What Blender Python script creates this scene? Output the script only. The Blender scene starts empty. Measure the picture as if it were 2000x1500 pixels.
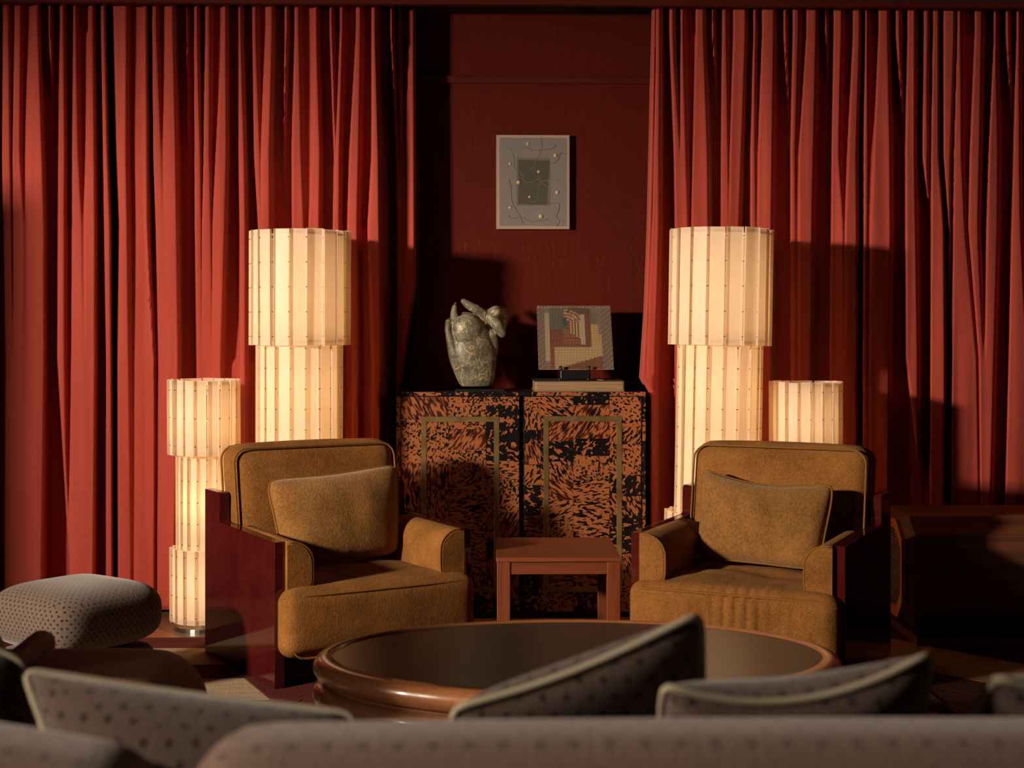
import bpy, bmesh, math, random
from mathutils import Vector, Matrix, noise
random.seed(7)
PI = math.pi
scene = bpy.context.scene
COL = scene.collection

# ------------------------------------------------------------------ camera
H, F, YAW = 1.15, 2900.0, math.radians(1.5)
SA, CA = math.sin(YAW), math.cos(YAW)
cam = bpy.data.cameras.new('camera'); camo = bpy.data.objects.new('camera', cam); COL.objects.link(camo)
camo.location = (0, 0, H); camo.rotation_euler = (PI/2, 0, -YAW)
cam.sensor_fit = 'HORIZONTAL'; cam.sensor_width = 36.0; cam.lens = 36.0*F/2000; cam.shift_y = -110/2000
cam.clip_start = 0.05
cam.dof.use_dof = True; cam.dof.focus_distance = 5.3; cam.dof.aperture_fstop = 4.2
scene.camera = camo

# ------------------------------------------------------------------ world, window light, exposure
w = bpy.data.worlds.new('world'); scene.world = w; w.use_nodes = True
bg = w.node_tree.nodes['Background']; bg.inputs[0].default_value = (0.62, 0.72, 1.0, 1); bg.inputs[1].default_value = 0.006
def area(name, loc, target, sx, sy, power, color, spread=PI):
    l = bpy.data.lights.new(name, 'AREA'); l.shape = 'RECTANGLE'; l.size = sx; l.size_y = sy
    l.energy = power; l.color = color; l.spread = spread
    o = bpy.data.objects.new(name, l); COL.objects.link(o); o.location = loc
    o.rotation_euler = (Vector(target)-Vector(loc)).to_track_quat('-Z', 'Y').to_euler()
    return o
# daylight entering by the window in the left wall
area('window_daylight', (-4.0, 1.65, 1.92), (0.9, 5.8, 1.25), 0.42, 0.30, 104, (1.0, 0.80, 0.62), math.radians(88))
# side light added to brighten the sofa; no such window is seen
area('sofa_fill_light', (-3.50, 0.75, 2.15), (0.0, 1.5, 0.72), 0.7, 0.4, 16, (1.0, 0.80, 0.64), math.radians(60))
area('room_fill_light', (-1.2, -2.6, 2.3), (0.2, 3.5, 0.5), 2.6, 1.4, 1.2, (1.0, 0.86, 0.72))  # weak wide fill added from behind the camera
vs = scene.view_settings
scene.display_settings.display_device = 'sRGB'
vs.view_transform = 'Standard'; vs.look = 'None'; vs.exposure = 0.0; vs.gamma = 1.0; vs.use_curve_mapping = False
scene.cycles.use_denoising = True
scene.cycles.max_bounces = 8; scene.cycles.diffuse_bounces = 4; scene.cycles.transmission_bounces = 6
scene.cycles.sample_clamp_indirect = 4.0
scene.cycles.caustics_reflective = False; scene.cycles.caustics_refractive = False

# ------------------------------------------------------------------ measuring helpers (photo pixel -> place in the room)
def cw(xr, d, z=0.0): return Vector((xr*CA + d*SA, -xr*SA + d*CA, z))
def PD(px, py, d): return cw((px-1000)/F*d, d, H-(py-640)/F*d)
def PY(px, py, Y):
    k = (px-1000)/F; return PD(px, py, Y/(CA-k*SA))
def PZ(px, py, z): return PD(px, py, (H-z)*F/(py-640))

# ------------------------------------------------------------------ object helpers
def link(o, parent=None):
    COL.objects.link(o)
    if parent: o.parent = parent
    return o
def tag(o, label, cat, group=None, kind=None):
    o['label'] = label; o['category'] = cat
    if group: o['group'] = group
    if kind: o['kind'] = kind
    return o
def thing(name, label, cat, loc=(0, 0, 0), rz=0, group=None):
    o = bpy.data.objects.new(name, None); link(o); o.location = loc; o.rotation_euler = (0, 0, rz); o.empty_display_size = .1
    return tag(o, label, cat, group)
def box_uv(me):
    uv = me.uv_layers.new(name='UVMap')
    vs_ = me.vertices
    for p in me.polygons:
        n = p.normal; a = max(range(3), key=lambda i: abs(n[i]))
        for li in p.loop_indices:
            c = vs_[me.loops[li].vertex_index].co
            uv.data[li].uv = ((c.y, c.z) if a == 0 else (c.x, c.z) if a == 1 else (c.x, c.y))
def mesh(name, verts, faces, mat, parent=None, smooth=False, uv=False, mats=None):
    me = bpy.data.meshes.new(name); me.from_pydata([tuple(v) for v in verts], [], faces); me.update()
    bm = bmesh.new(); bm.from_mesh(me); bmesh.ops.recalc_face_normals(bm, faces=bm.faces); bm.to_mesh(me); bm.free()
    if smooth:
        for p in me.polygons: p.use_smooth = True
    if uv: box_uv(me)
    me.materials.append(mat)
    return link(bpy.data.objects.new(name, me), parent)
def from_bm(name, bm, mat, parent=None, smooth=False, uv=False):
    me = bpy.data.meshes.new(name); bmesh.ops.recalc_face_normals(bm, faces=bm.faces); bm.to_mesh(me); bm.free()
    if smooth:
        for p in me.polygons: p.use_smooth = True
    if uv: box_uv(me)
    me.materials.append(mat)
    return link(bpy.data.objects.new(name, me), parent)
def struct(o, kind='structure'): o['kind'] = kind; return o
def bm_box(bm, x0, x1, y0, y1, z0, z1, bev=0.0, seg=2, M=None):
    r = bmesh.ops.create_cube(bm, size=1.0)
    vv = r['verts']
    for v in vv: v.co = Vector((x0+(v.co.x+.5)*(x1-x0), y0+(v.co.y+.5)*(y1-y0), z0+(v.co.z+.5)*(z1-z0)))
    if bev > 0:
        ed = list({e for v in vv for e in v.link_edges})
        res = bmesh.ops.bevel(bm, geom=ed, offset=bev, segments=seg, affect='EDGES', profile=.5)
        vv = list({v for f in res['faces'] for v in f.verts} | {v for v in vv if v.is_valid})
    if M is not None:
        for v in vv: v.co = M @ v.co
    return vv
def box(name, x0, x1, y0, y1, z0, z1, mat, parent=None, bev=0.0, seg=2, smooth=False, uv=False):
    bm = bmesh.new(); bm_box(bm, x0, x1, y0, y1, z0, z1, bev, seg)
    return from_bm(name, bm, mat, parent, smooth, uv)
def prism(name, pts, h0, h1, axis, mat, parent=None, bev=0.0, seg=2, uv=False):
    """extrude a polygon along an axis: pts are (y,z) for x, (x,z) for y, (x,y) for z"""
    bm = bmesh.new()
    def P(p, h): return Vector((h, p[0], p[1])) if axis == 'x' else Vector((p[0], h, p[1])) if axis == 'y' else Vector((p[0], p[1], h))
    a = [bm.verts.new(P(p, h0)) for p in pts]; b = [bm.verts.new(P(p, h1)) for p in pts]
    bm.faces.new(a); bm.faces.new(b[::-1]); n = len(pts)
    for i in range(n): bm.faces.new((a[i], b[i], b[(i+1) % n], a[(i+1) % n]))
    if bev > 0: bmesh.ops.bevel(bm, geom=list(bm.edges), offset=bev, segments=seg, affect='EDGES', profile=.5)
    return from_bm(name, bm, mat, parent, uv=uv)
def tube_data(path, r, n=8, closed=False):
    path = [Vector(p) for p in path]; m = len(path); V = []; Fc = []
    prev = None
    for i, p in enumerate(path):
        if closed: t = path[(i+1) % m]-path[i-1]
        else: t = path[min(i+1, m-1)]-path[max(i-1, 0)]
        t.normalize()
        if prev is None:
            u = t.cross(Vector((0, 0, 1)))
            if u.length < .1: u = t.cross(Vector((0, 1, 0)))
        else: u = prev - t*prev.dot(t)
        u.normalize(); prev = u; v = t.cross(u)
        rr = r(i/(m-1)) if callable(r) else r
        for k in range(n):
            a = 2*PI*k/n; V.append(p + u*math.cos(a)*rr + v*math.sin(a)*rr)
    for i in range(m if closed else m-1):
        j = (i+1) % m
        for k in range(n): Fc.append((i*n+k, i*n+(k+1) % n, j*n+(k+1) % n, j*n+k))
    if not closed:
        Fc.append(tuple(range(n))[::-1]); Fc.append(tuple((m-1)*n+k for k in range(n)))
    return V, Fc
def tube(name, path, r, mat, parent=None, n=8, closed=False):
    V, Fc = tube_data(path, r, n, closed); return mesh(name, V, Fc, mat, parent, True)
def smoothstep(a, b, x):
    t = max(0.0, min(1.0, (x-a)/(b-a) if b != a else (1.0 if x > a else 0.0))); return t*t*(3-2*t)
def rbox_data(c, hx, hy, hz, r, n=14, puff=(0, 0, 0), fn=None):
    """rounded, puffed block about centre c; six gridded faces welded"""
    bm = bmesh.new(); bmesh.ops.create_cube(bm, size=2.0)
    bmesh.ops.subdivide_edges(bm, edges=bm.edges[:], cuts=n, use_grid_fill=True)
    h = (hx, hy, hz)
    for v in bm.verts:
        p = Vector([v.co[i]*h[i] for i in range(3)]); u = v.co.copy()
        # crowd the grid towards the edges so that rounding stays smooth
        for i in range(3):
            t = u[i]; p[i] = h[i]*(math.sin(t*PI/2)*0.55+t*0.45)
        q = Vector([max(-(h[i]-r), min(h[i]-r, p[i])) for i in range(3)])
        d = p-q
        if d.length > 1e-9: p = q + d.normalized()*r
        for i in range(3):
            if puff[i]:
                j, k = (i+1) % 3, (i+2) % 3
                s = (1-min(1, u[j]**2))**1.5*(1-min(1, u[k]**2))**1.5*u[i]*1.15
                p[i] += puff[i]*s
        p = p+Vector(c)
        if fn: p = fn(p, u)
        v.co = p
    return bm
def rbox(name, c, hx, hy, hz, r, mat, parent=None, n=14, puff=(0, 0, 0), fn=None, uv=True):
    return from_bm(name, rbox_data(c, hx, hy, hz, r, n, puff, fn), mat, parent, True, uv)
def rrect(hx, hz, r, n=6):
    P = []
    for cx, cz, a0 in ((hx-r, hz-r, 0), (-hx+r, hz-r, 90), (-hx+r, -hz+r, 180), (hx-r, -hz+r, 270)):
        for k in range(n+1):
            a = math.radians(a0+90*k/n); P.append((cx+r*math.cos(a), cz+r*math.sin(a)))
    # densify straight runs
    Q = []
    for i, p in enumerate(P):
        q = P[(i+1) % len(P)]; L = math.hypot(q[0]-p[0], q[1]-p[1]); m = max(1, int(L/.03))
        for k in range(m): Q.append((p[0]+(q[0]-p[0])*k/m, p[1]+(q[1]-p[1])*k/m))
    return Q

# ------------------------------------------------------------------ materials
def srgb(r, g, b):
    f = lambda c: (c/255/12.92) if c/255 <= .04045 else ((c/255+.055)/1.055)**2.4
    return (f(r), f(g), f(b), 1)
class N:
    def __init__(s, name):
        s.m = bpy.data.materials.new(name); s.m.use_nodes = True; s.t = s.m.node_tree; s.n = s.t.nodes
        s.b = s.n['Principled BSDF']; s.out = s.n['Material Output']
    def new(s, typ, **kw):
        x = s.n.new(typ)
        for k, v in kw.items():
            if hasattr(x, k): setattr(x, k, v)
        return x
    def l(s, a, b): s.t.links.new(a, b)
    def math(s, op, a, b=None, c=None):
        x = s.n.new('ShaderNodeMath'); x.operation = op
        for i, v in enumerate((a, b, c)):
            if v is None: continue
            if isinstance(v, (int, float)): x.inputs[i].default_value = v
            else: s.l(v, x.inputs[i])
        return x.outputs[0]
    def coord(s, kind='Object', scale=(1, 1, 1), rot=(0, 0, 0), vec=None):
        if vec is None: vec = s.n.new('ShaderNodeTexCoord').outputs[kind]
        m = s.n.new('ShaderNodeMapping'); s.l(vec, m.inputs[0]); m.inputs['Scale'].default_value = scale; m.inputs['Rotation'].default_value = rot
        return m.outputs[0]
    def noise(s, vec, scale=5, detail=3, rough=.5, dist=0):
        x = s.n.new('ShaderNodeTexNoise'); x.inputs['Scale'].default_value = scale; x.inputs['Detail'].default_value = detail
        x.inputs['Roughness'].default_value = rough; x.inputs['Distortion'].default_value = dist
        if vec is not None: s.l(vec, x.inputs['Vector'])
        return x.outputs['Fac']
    def ramp(s, fac, stops, interp='LINEAR'):
        x = s.n.new('ShaderNodeValToRGB'); x.color_ramp.interpolation = interp; e = x.color_ramp.elements
        while len(e) < len(stops): e.new(.5)
        for i, (p, c) in enumerate(stops): e[i].position = p; e[i].color = c
        s.l(fac, x.inputs[0]); return x.outputs[0]
    def mix(s, fac, a, b, typ='MIX'):
        x = s.n.new('ShaderNodeMix'); x.data_type = 'RGBA'; x.blend_type = typ
        for i, v in ((0, fac), (6, a), (7, b)):
            if isinstance(v, (int, float, tuple)): x.inputs[i].default_value = v
            else: s.l(v, x.inputs[i])
        return x.outputs[2]
    def bump(s, h, strength=.3, dist=.002, normal=None):
        x = s.n.new('ShaderNodeBump'); x.inputs['Strength'].default_value = strength; x.inputs['Distance'].default_value = dist
        s.l(h, x.inputs['Height'])
        if normal is not None: s.l(normal, x.inputs['Normal'])
        s.l(x.outputs[0], s.b.inputs['Normal']); return x.outputs[0]
    def base(s, v):
        if isinstance(v, tuple): s.b.inputs['Base Color'].default_value = v
        else: s.l(v, s.b.inputs['Base Color'])
    def set(s, **kw):
        for k, v in kw.items(): s.b.inputs[k.replace('_', ' ')].default_value = v
def simple(name, col, rough=.5, metal=0, coat=0, spec=.5):
    q = N(name); q.base(col); q.set(Roughness=rough, Metallic=metal); q.b.inputs['Coat Weight'].default_value = coat
    q.b.inputs['Coat Roughness'].default_value = .05; q.b.inputs['Specular IOR Level'].default_value = spec
    return q.m

def mat_curtain():
    q = N('red_curtain_cloth'); v = q.coord('Object')
    f = q.noise(q.coord('Object', (1, 1, .25)), 3.5, 3)
    c = q.ramp(f, [(.3, (.35, .052, .036, 1)), (.7, (.45, .076, .054, 1))])
    q.base(c); q.set(Roughness=.85); q.b.inputs['Sheen Weight'].default_value = .25; q.b.inputs['Sheen Tint'].default_value = (1, .55, .45, 1)
    q.b.inputs['Specular IOR Level'].default_value = .1
    fine = q.noise(v, 900, 1); cr = q.noise(q.coord('Object', (1, 1, 1.6)), 9, 3, .5, 1.2)
    h = q.math('ADD', q.math('MULTIPLY', fine, .12), q.math('MULTIPLY', cr, .9))
    q.bump(h, .35, .006); return q.m
def mat_wall():
    q = N('oxblood_painted_panel')
    st = q.noise(q.coord('Object', (60, 1, 1.6)), 4, 4, .7)
    big = q.noise(q.coord('Object'), 1.3, 2)
    c = q.ramp(st, [(.3, (.072, .0068, .0026, 1)), (.72, (.105, .0105, .0042, 1))])
    # worn golden streaks low on the panel
    tc = q.n.new('ShaderNodeTexCoord'); sp = q.n.new('ShaderNodeSeparateXYZ'); q.l(tc.outputs['Object'], sp.inputs[0])
    zz = sp.outputs['Z']; band = q.math('MULTIPLY', q.math('GREATER_THAN', zz, 1.02), q.math('LESS_THAN', zz, 1.52))
    s2 = q.noise(q.coord('Object', (150, 1, 5)), 3, 3, .6)
    m = q.math('MULTIPLY', q.math('MULTIPLY', q.math('GREATER_THAN', s2, .66), band), q.math('GREATER_THAN', q.noise(q.coord('Object'), 6, 2), .52))
    q.base(q.mix(q.math('MULTIPLY', m, .75), c, (.24, .075, .03, 1)))
    q.set(Roughness=.6); q.b.inputs['Specular IOR Level'].default_value = .1; q.bump(st, .35, .002); return q.m
def mat_wood(name, c0, c1, axis='x', scale=1.0, rough=.4, coat=.0, ring=9, wr_=.5):
    q = N(name)
    sc = {'x': (.12, 1, 1), 'y': (1, .12, 1), 'z': (1, 1, .12)}[axis]
    v = q.coord('Object', sc); wv = q.n.new('ShaderNodeTexWave'); wv.wave_type = 'RINGS'; wv.rings_direction = axis.upper()
    wv.inputs['Scale'].default_value = ring*scale; wv.inputs['Distortion'].default_value = 5; wv.inputs['Detail'].default_value = 3; wv.inputs['Detail Scale'].default_value = 1.4
    q.l(v, wv.inputs['Vector']); fn = q.noise(q.coord('Object', tuple(a*1.0 if a < 1 else 12 for a in sc)), 14*scale, 4, .6)
    g = q.math('ADD', q.math('MULTIPLY', wv.outputs['Fac'], wr_), q.math('MULTIPLY', fn, 1-wr_))
    oi = q.n.new('ShaderNodeObjectInfo')
    col = q.ramp(g, [(.2, c0), (.75, c1)])
    hsv = q.n.new('ShaderNodeHueSaturation'); q.l(col, hsv.inputs['Color']); q.l(q.math('ADD', q.math('MULTIPLY', oi.outputs['Random'], .3), .85), hsv.inputs['Value'])
    q.base(hsv.outputs[0]); q.set(Roughness=rough); q.b.inputs['Coat Weight'].default_value = coat; q.b.inputs['Coat Roughness'].default_value = .12
    q.bump(g, .12, .001); return q.m
def mat_fabric(name, c0, c1, weave=520, strength=.5, sheen=.4, patch=9):
    q = N(name); v = q.coord('Object')
    a = q.noise(v, weave, 2, .6); b = q.noise(v, patch, 4, .6); c = q.noise(q.coord('Object', (1, 1, 1)), weave*.35, 2, .7)
    g = q.math('ADD', q.math('ADD', q.math('MULTIPLY', a, .35), q.math('MULTIPLY', b, .35)), q.math('MULTIPLY', c, .3))
    q.base(q.ramp(g, [(.35, c0), (.65, c1)])); q.set(Roughness=.95)
    q.b.inputs['Sheen Weight'].default_value = sheen; q.b.inputs['Sheen Tint'].default_value = (1, .85, .6, 1); q.b.inputs['Specular IOR Level'].default_value = .1
    q.bump(q.math('ADD', a, c), strength, .0025); return q.m
def mat_dots(name, base0, base1, dot, su=.019, sv=.013, r=.22, wale=True):
    q = N(name); tc = q.n.new('ShaderNodeTexCoord'); sp = q.n.new('ShaderNodeSeparateXYZ'); q.l(tc.outputs['UV'], sp.inputs[0])
    v = q.math('DIVIDE', sp.outputs['Y'], sv); row = q.math('FLOOR', v)
    u = q.math('ADD', q.math('DIVIDE', sp.outputs['X'], su), q.math('MULTIPLY', q.math('PINGPONG', row, 1.0), .5))
    fu = q.math('MULTIPLY', q.math('SUBTRACT', q.math('FRACT', u), .5), su/sv); fv = q.math('SUBTRACT', q.math('FRACT', v), .5)
    d = q.math('SQRT', q.math('ADD', q.math('MULTIPLY', fu, fu), q.math('MULTIPLY', fv, fv)))
    m = q.math('SUBTRACT', 1.0, q.math('DIVIDE', d, r*1.3)); m = q.math('MULTIPLY', m, 3.0); cl = q.n.new('ShaderNodeClamp'); q.l(m, cl.inputs[0])
    ns = q.noise(q.coord('Object'), 160, 3, .7)
    lines = q.noise(q.coord('UV', (420, 14, 1)), 1, 2)
    c = q.ramp(q.math('ADD', q.math('MULTIPLY', ns, .5), q.math('MULTIPLY', lines, .5)), [(.3, base0), (.7, base1)])
    q.base(q.mix(cl.outputs[0], c, dot)); q.set(Roughness=.95); q.b.inputs['Sheen Weight'].default_value = .3; q.b.inputs['Specular IOR Level'].default_value = .1
    q.bump(q.math('ADD', ns, q.math('MULTIPLY', lines, .5)), .4, .002); return q.m
def mat_tort(kind):
    q = N('tortoise_veneer_'+kind); oi = q.n.new('ShaderNodeObjectInfo'); rnd = oi.outputs['Random']
    tc = q.n.new('ShaderNodeTexCoord'); vr = q.n.new('ShaderNodeVectorRotate'); vr.rotation_type = 'Y_AXIS'; q.l(tc.outputs['Object'], vr.inputs['Vector'])
    wob = q.noise(tc.outputs['Object'], 9, 1)
    q.l(q.math('MULTIPLY', rnd, 37.0), vr.inputs['Angle'])
    ad = q.n.new('ShaderNodeVectorMath'); ad.operation = 'ADD'; q.l(vr.outputs[0], ad.inputs[0])
    cb = q.n.new('ShaderNodeCombineXYZ'); q.l(q.math('MULTIPLY', rnd, 91.0), cb.inputs[0]); q.l(q.math('MULTIPLY', rnd, 53.0), cb.inputs[2]); q.l(cb.outputs[0], ad.inputs[1])
    st = {'spots': (1, 1, .8), 'streaks': (1, 1, .32), 'dense': (1, 1, .6), 'russet': (1, 1, .25)}[kind]
    v = q.coord(vec=ad.outputs[0], scale=st)
    n1 = q.noise(v, {'spots': 115, 'streaks': 125, 'dense': 90, 'russet': 125}[kind], 1.5, .45, .3)
    n2 = q.noise(ad.outputs[0], 14, 2)
    th = {'spots': .0, 'streaks': .005, 'dense': .085, 'russet': .0}[kind]
    n = q.math('ADD', q.math('ADD', n1, q.math('MULTIPLY', q.math('SUBTRACT', n2, .5), .30)), th)
    org, rus, blk = (.32, .110, .040, 1), (.075, .014, .006, 1), (.004, .003, .004, 1)
    if kind == 'russet': stops = [(.0, org), (.46, org), (.50, rus), (.60, (.05, .009, .004, 1)), (.68, blk)]
    else:
        e = {'spots': .535, 'streaks': .512, 'dense': .475}[kind]; stops = [(.0, org), (e, org), (e+.018, (.12, .03, .01, 1)), (e+.03, blk), (1, blk)]
    q.base(q.ramp(n, stops)); q.set(Roughness=.32); q.b.inputs['Coat Weight'].default_value = .15; q.b.inputs['Coat Roughness'].default_value = .2
    return q.m
def mat_shade():
    q = N('lamp_shade_film'); q.n.remove(q.b)
    ns = q.noise(q.coord('Object', (1, 1, .3)), 40, 3)
    oi = q.n.new('ShaderNodeObjectInfo')
    col = q.ramp(ns, [(.3, (.86, .74, .57, 1)), (.7, (.93, .83, .68, 1))])
    d = q.n.new('ShaderNodeBsdfDiffuse'); q.l(col, d.inputs['Color'])
    t = q.n.new('ShaderNodeBsdfTranslucent'); t.inputs['Color'].default_value = (1.0, .80, .56, 1)
    g = q.n.new('ShaderNodeBsdfGlossy'); g.inputs['Roughness'].default_value = .35
    m1 = q.n.new('ShaderNodeMixShader'); m1.inputs[0].default_value = .5; q.l(d.outputs[0], m1.inputs[1]); q.l(t.outputs[0], m1.inputs[2])
    m2 = q.n.new('ShaderNodeMixShader'); m2.inputs[0].default_value = .01; q.l(m1.outputs[0], m2.inputs[1]); q.l(g.outputs[0], m2.inputs[2])
    q.l(m2.outputs[0], q.out.inputs[0]); return q.m
def mat_stone():
    q = N('veined_green_stone'); v = q.coord('Object')
    sp = q.noise(v, 150, 4, .75); md = q.noise(v, 26, 4, .6, .6)
    g = q.math('ADD', q.math('MULTIPLY', sp, .6), q.math('MULTIPLY', md, .4))
    c = q.ramp(g, [(.36, (.040, .036, .020, 1)), (.5, (.15, .138, .092, 1)), (.66, (.32, .30, .22, 1))])
    ve = q.noise(q.coord('Object', (1, 1, .7), (0, .6, 0)), 13, 3.5, .5, .9)
    vm = q.ramp(q.math('ABSOLUTE', q.math('SUBTRACT', ve, .5)), [(.0, (1, 1, 1, 1)), (.005, (.8, .8, .8, 1)), (.013, (0, 0, 0, 1))])
    c2 = q.mix(vm, c, (.50, .40, .20, 1))
    ru = q.ramp(q.noise(v, 8, 2), [(.62, (0, 0, 0, 1)), (.72, (.5, .5, .5, 1))])
    q.base(q.mix(ru, c2, (.22, .05, .012, 1))); q.set(Roughness=.42); q.bump(sp, .2, .001); return q.m
def mat_rug(name, c0, c1, ang):
    q = N(name); w_ = q.noise(q.coord('Object', (3, 150, 1), (0, 0, ang)), 1, 1)
    n = q.noise(q.coord('Object'), 250, 2)
    g = q.math('ADD', q.math('MULTIPLY', w_, .6), q.math('MULTIPLY', n, .4))
    q.base(q.ramp(g, [(.35, c0), (.6, c1)])); q.set(Roughness=1.0); q.b.inputs['Specular IOR Level'].default_value = .05; q.bump(g, .9, .006); return q.m

M = {}
M['curtain'] = mat_curtain(); M['wall'] = mat_wall()
M['wall_plain'] = simple('dark_oxblood_paint', (.045, .006, .004, 1), .6)
M['trim'] = simple('oxblood_trim_paint', (.085, .011, .006, 1), .6, spec=.12)
M['trim_edge'] = simple('bare_wood_trim_edge', (.22, .06, .02, 1), .5)
M['ceiling'] = simple('dark_ceiling_paint', (.02, .008, .010, 1), .8)
M['lacquer'] = simple('burgundy_lacquer', (.055, .0065, .0065, 1), .09, 0, .6)
q = N('burgundy_lacquer'); nz = q.noise(q.coord('Object', (1, 1, .6)), 5, 4, .7)
q.base(q.ramp(nz, [(.3, (.042, .004, .005, 1)), (.75, (.085, .010, .008, 1))])); q.set(Roughness=.07); q.b.inputs['Specular IOR Level'].default_value = .75; M['lacquer'] = q.m
M['mustard'] = mat_fabric('mustard_boucle', (.13, .051, .010, 1), (.41, .178, .046, 1), 420, .8, .05)
M['mustard_pile'] = mat_fabric('mustard_chenille', (.135, .057, .012, 1), (.42, .205, .058, 1), 300, .8, .3, 7)
M['mustard_pipe'] = simple('mustard_piping', (.24, .11, .026, 1), .9, spec=.1)
M['shade'] = mat_shade()
M['hoop'] = simple('cream_wire_hoop', (.7, .6, .45, 1), .6)
M['rivet'] = simple('dark_rivet', (.02, .012, .008, 1), .4)
M['chrome'] = simple('brushed_steel', (.45, .43, .4, 1), .25, 1)
M['slate'] = None
q = N('dark_slate'); nz = q.noise(q.coord('Object'), 60, 5, .7)
q.base(q.ramp(nz, [(.3, (.012, .014, .012, 1)), (.75, (.024, .026, .021, 1))])); q.set(Roughness=.30); q.b.inputs['Specular IOR Level'].default_value = .6; M['slate'] = q.m
M['table_wood'] = mat_wood('glossy_walnut_rim', (.24, .088, .030, 1), (.42, .175, .066, 1), 'x', 1, .33, .6, 9, .1)
M['side_wood'] = mat_wood('red_brown_wood', (.13, .030, .010, 1), (.25, .065, .022, 1), 'x', 1.6, .42, .1, 5, .15)
M['side_leg'] = mat_wood('red_brown_wood_upright', (.13, .030, .010, 1), (.25, .065, .022, 1), 'z', 1.6, .42, .1, 5, .15)
M['speaker_wood'] = mat_wood('dark_oak_veneer', (.06, .020, .009, 1), (.19, .062, .023, 1), 'x', .8, .6, .0, 7, .25)
M['speaker_frame'] = simple('orange_brown_wood_frame', (.36, .10, .032, 1), .45)
M['grille'] = simple('pale_brass_grille_wire', (.20, .16, .10, 1), .45, .3)
M['black'] = simple('black_metal', (.006, .006, .007, 1), .35)
M['black_cloth'] = simple('black_backing', (.004, .004, .005, 1), .9)
for k in ('spots', 'streaks', 'dense', 'russet'): M[k] = mat_tort(k)
M['brass'] = None
q = N('tarnished_brass'); nz = q.noise(q.coord('Object'), 14, 3)
q.base(q.ramp(nz, [(.3, (.24, .16, .06, 1)), (.7, (.42, .30, .13, 1))])); q.set(Roughness=.38, Metallic=.75); M['brass'] = q.m
M['cabinet_top'] = simple('dark_brown_lacquer_top', (.035, .018, .012, 1), .3)
M['stone'] = mat_stone()
M['sofa'] = mat_dots('taupe_ribbed_upholstery', (.13, .082, .060, 1), (.27, .18, .135, 1), (.085, .060, .048, 1), .034, .030, .16)
M['pillow'] = mat_dots('dotted_taupe_pillow_cloth', (.056, .037, .028, 1), (.125, .085, .066, 1), (.022, .016, .013, 1), .030, .022, .2)
M['ottoman'] = mat_dots('dotted_grey_brown_cloth', (.095, .068, .050, 1), (.17, .125, .096, 1), (.018, .015, .014, 1), .021, .012, .26)
M['piping'] = simple('pale_grey_green_piping', (.36, .32, .22, 1), .9, spec=.1)
M['leather'] = None
q = N('brown_suede_leather'); nz = q.noise(q.coord('Object'), 5, 4, .6); f2 = q.noise(q.coord('Object'), 300, 2)
q.base(q.ramp(nz, [(.3, (.10, .036, .020, 1)), (.7, (.21, .085, .052, 1))])); q.set(Roughness=.7); q.bump(f2, .3, .001); M['leather'] = q.m
M['paper'] = None
q = N('aged_page_edges'); nz = q.noise(q.coord('Object', (2, 2, 260)), 2, 3, .7)
q.base(q.ramp(nz, [(.35, (.20, .12, .06, 1)), (.65, (.42, .28, .15, 1))])); q.set(Roughness=.8); q.bump(nz, .6, .003); M['paper'] = q.m
M['book_cover'] = simple('worn_dark_brown_cover', (.03, .012, .008, 1), .7)
M['glass_plate'] = simple('dark_green_glass', (.012, .022, .020, 1), .08, 0, .3)
M['canvas'] = simple('pinkish_white_canvas', (.38, .27, .22, 1), .85)
M['paint_blue'] = None
q = N('grey_blue_wash'); nz = q.noise(q.coord('Object'), 90, 4, .7)
q.base(q.ramp(nz, [(.3, (.165, .155, .145, 1)), (.7, (.215, .200, .185, 1))])); q.set(Roughness=.9); M['paint_blue'] = q.m
M['paint_green'] = simple('grey_green_paint', (.070, .068, .052, 1), .9)
M['thread'] = simple('pale_thread', (.27, .21, .17, 1), .8)
M['thread_brown'] = simple('rosy_thread', (.20, .115, .085, 1), .8)
M['bead'] = simple('cream_bead', (.50, .37, .21, 1), .6)
M['letter'] = simple('cream_print', (.62, .50, .34, 1), .6)
M['floor'] = simple('dark_oak_subfloor', (.05, .022, .010, 1), .5)
M['plank_light'] = mat_wood('light_oak_plank', (.26, .125, .050, 1), (.40, .22, .10, 1), 'x', 1, .35, .1)
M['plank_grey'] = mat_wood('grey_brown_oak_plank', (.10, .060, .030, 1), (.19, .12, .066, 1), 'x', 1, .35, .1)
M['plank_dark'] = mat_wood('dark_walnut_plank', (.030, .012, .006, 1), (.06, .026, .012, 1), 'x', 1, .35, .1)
M['rug_cream'] = mat_rug('cream_rug_pile', (.34, .25, .15, 1), (.56, .43, .28, 1), .6)
M['rug_red'] = mat_rug('burgundy_rug_pile', (.085, .020, .016, 1), (.135, .036, .026, 1), -.5)
M['rug_brown'] = mat_rug('brown_rug_pile', (.06, .030, .018, 1), (.10, .052, .032, 1), 0)

# ------------------------------------------------------------------ room shell
WY = 6.29                     # painted wall between the curtains
XL, XR, ZC = -3.4, 3.2, 2.75
struct(box('floor', XL-.1, XR+.1, -2.8, WY+.1, -.12, -.012, M['floor']))
floor_o = bpy.data.objects['floor']
struct(box('ceiling', XL-.1, XR+.1, -2.8, WY+.1, ZC, ZC+.08, M['ceiling']))
struct(box('wall_back', XL, XR, WY, WY+.1, -.012, ZC, M['wall']))
struct(box('wall_right', XR, XR+.1, -2.8, WY, -.012, ZC, M['wall_plain']))
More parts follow.
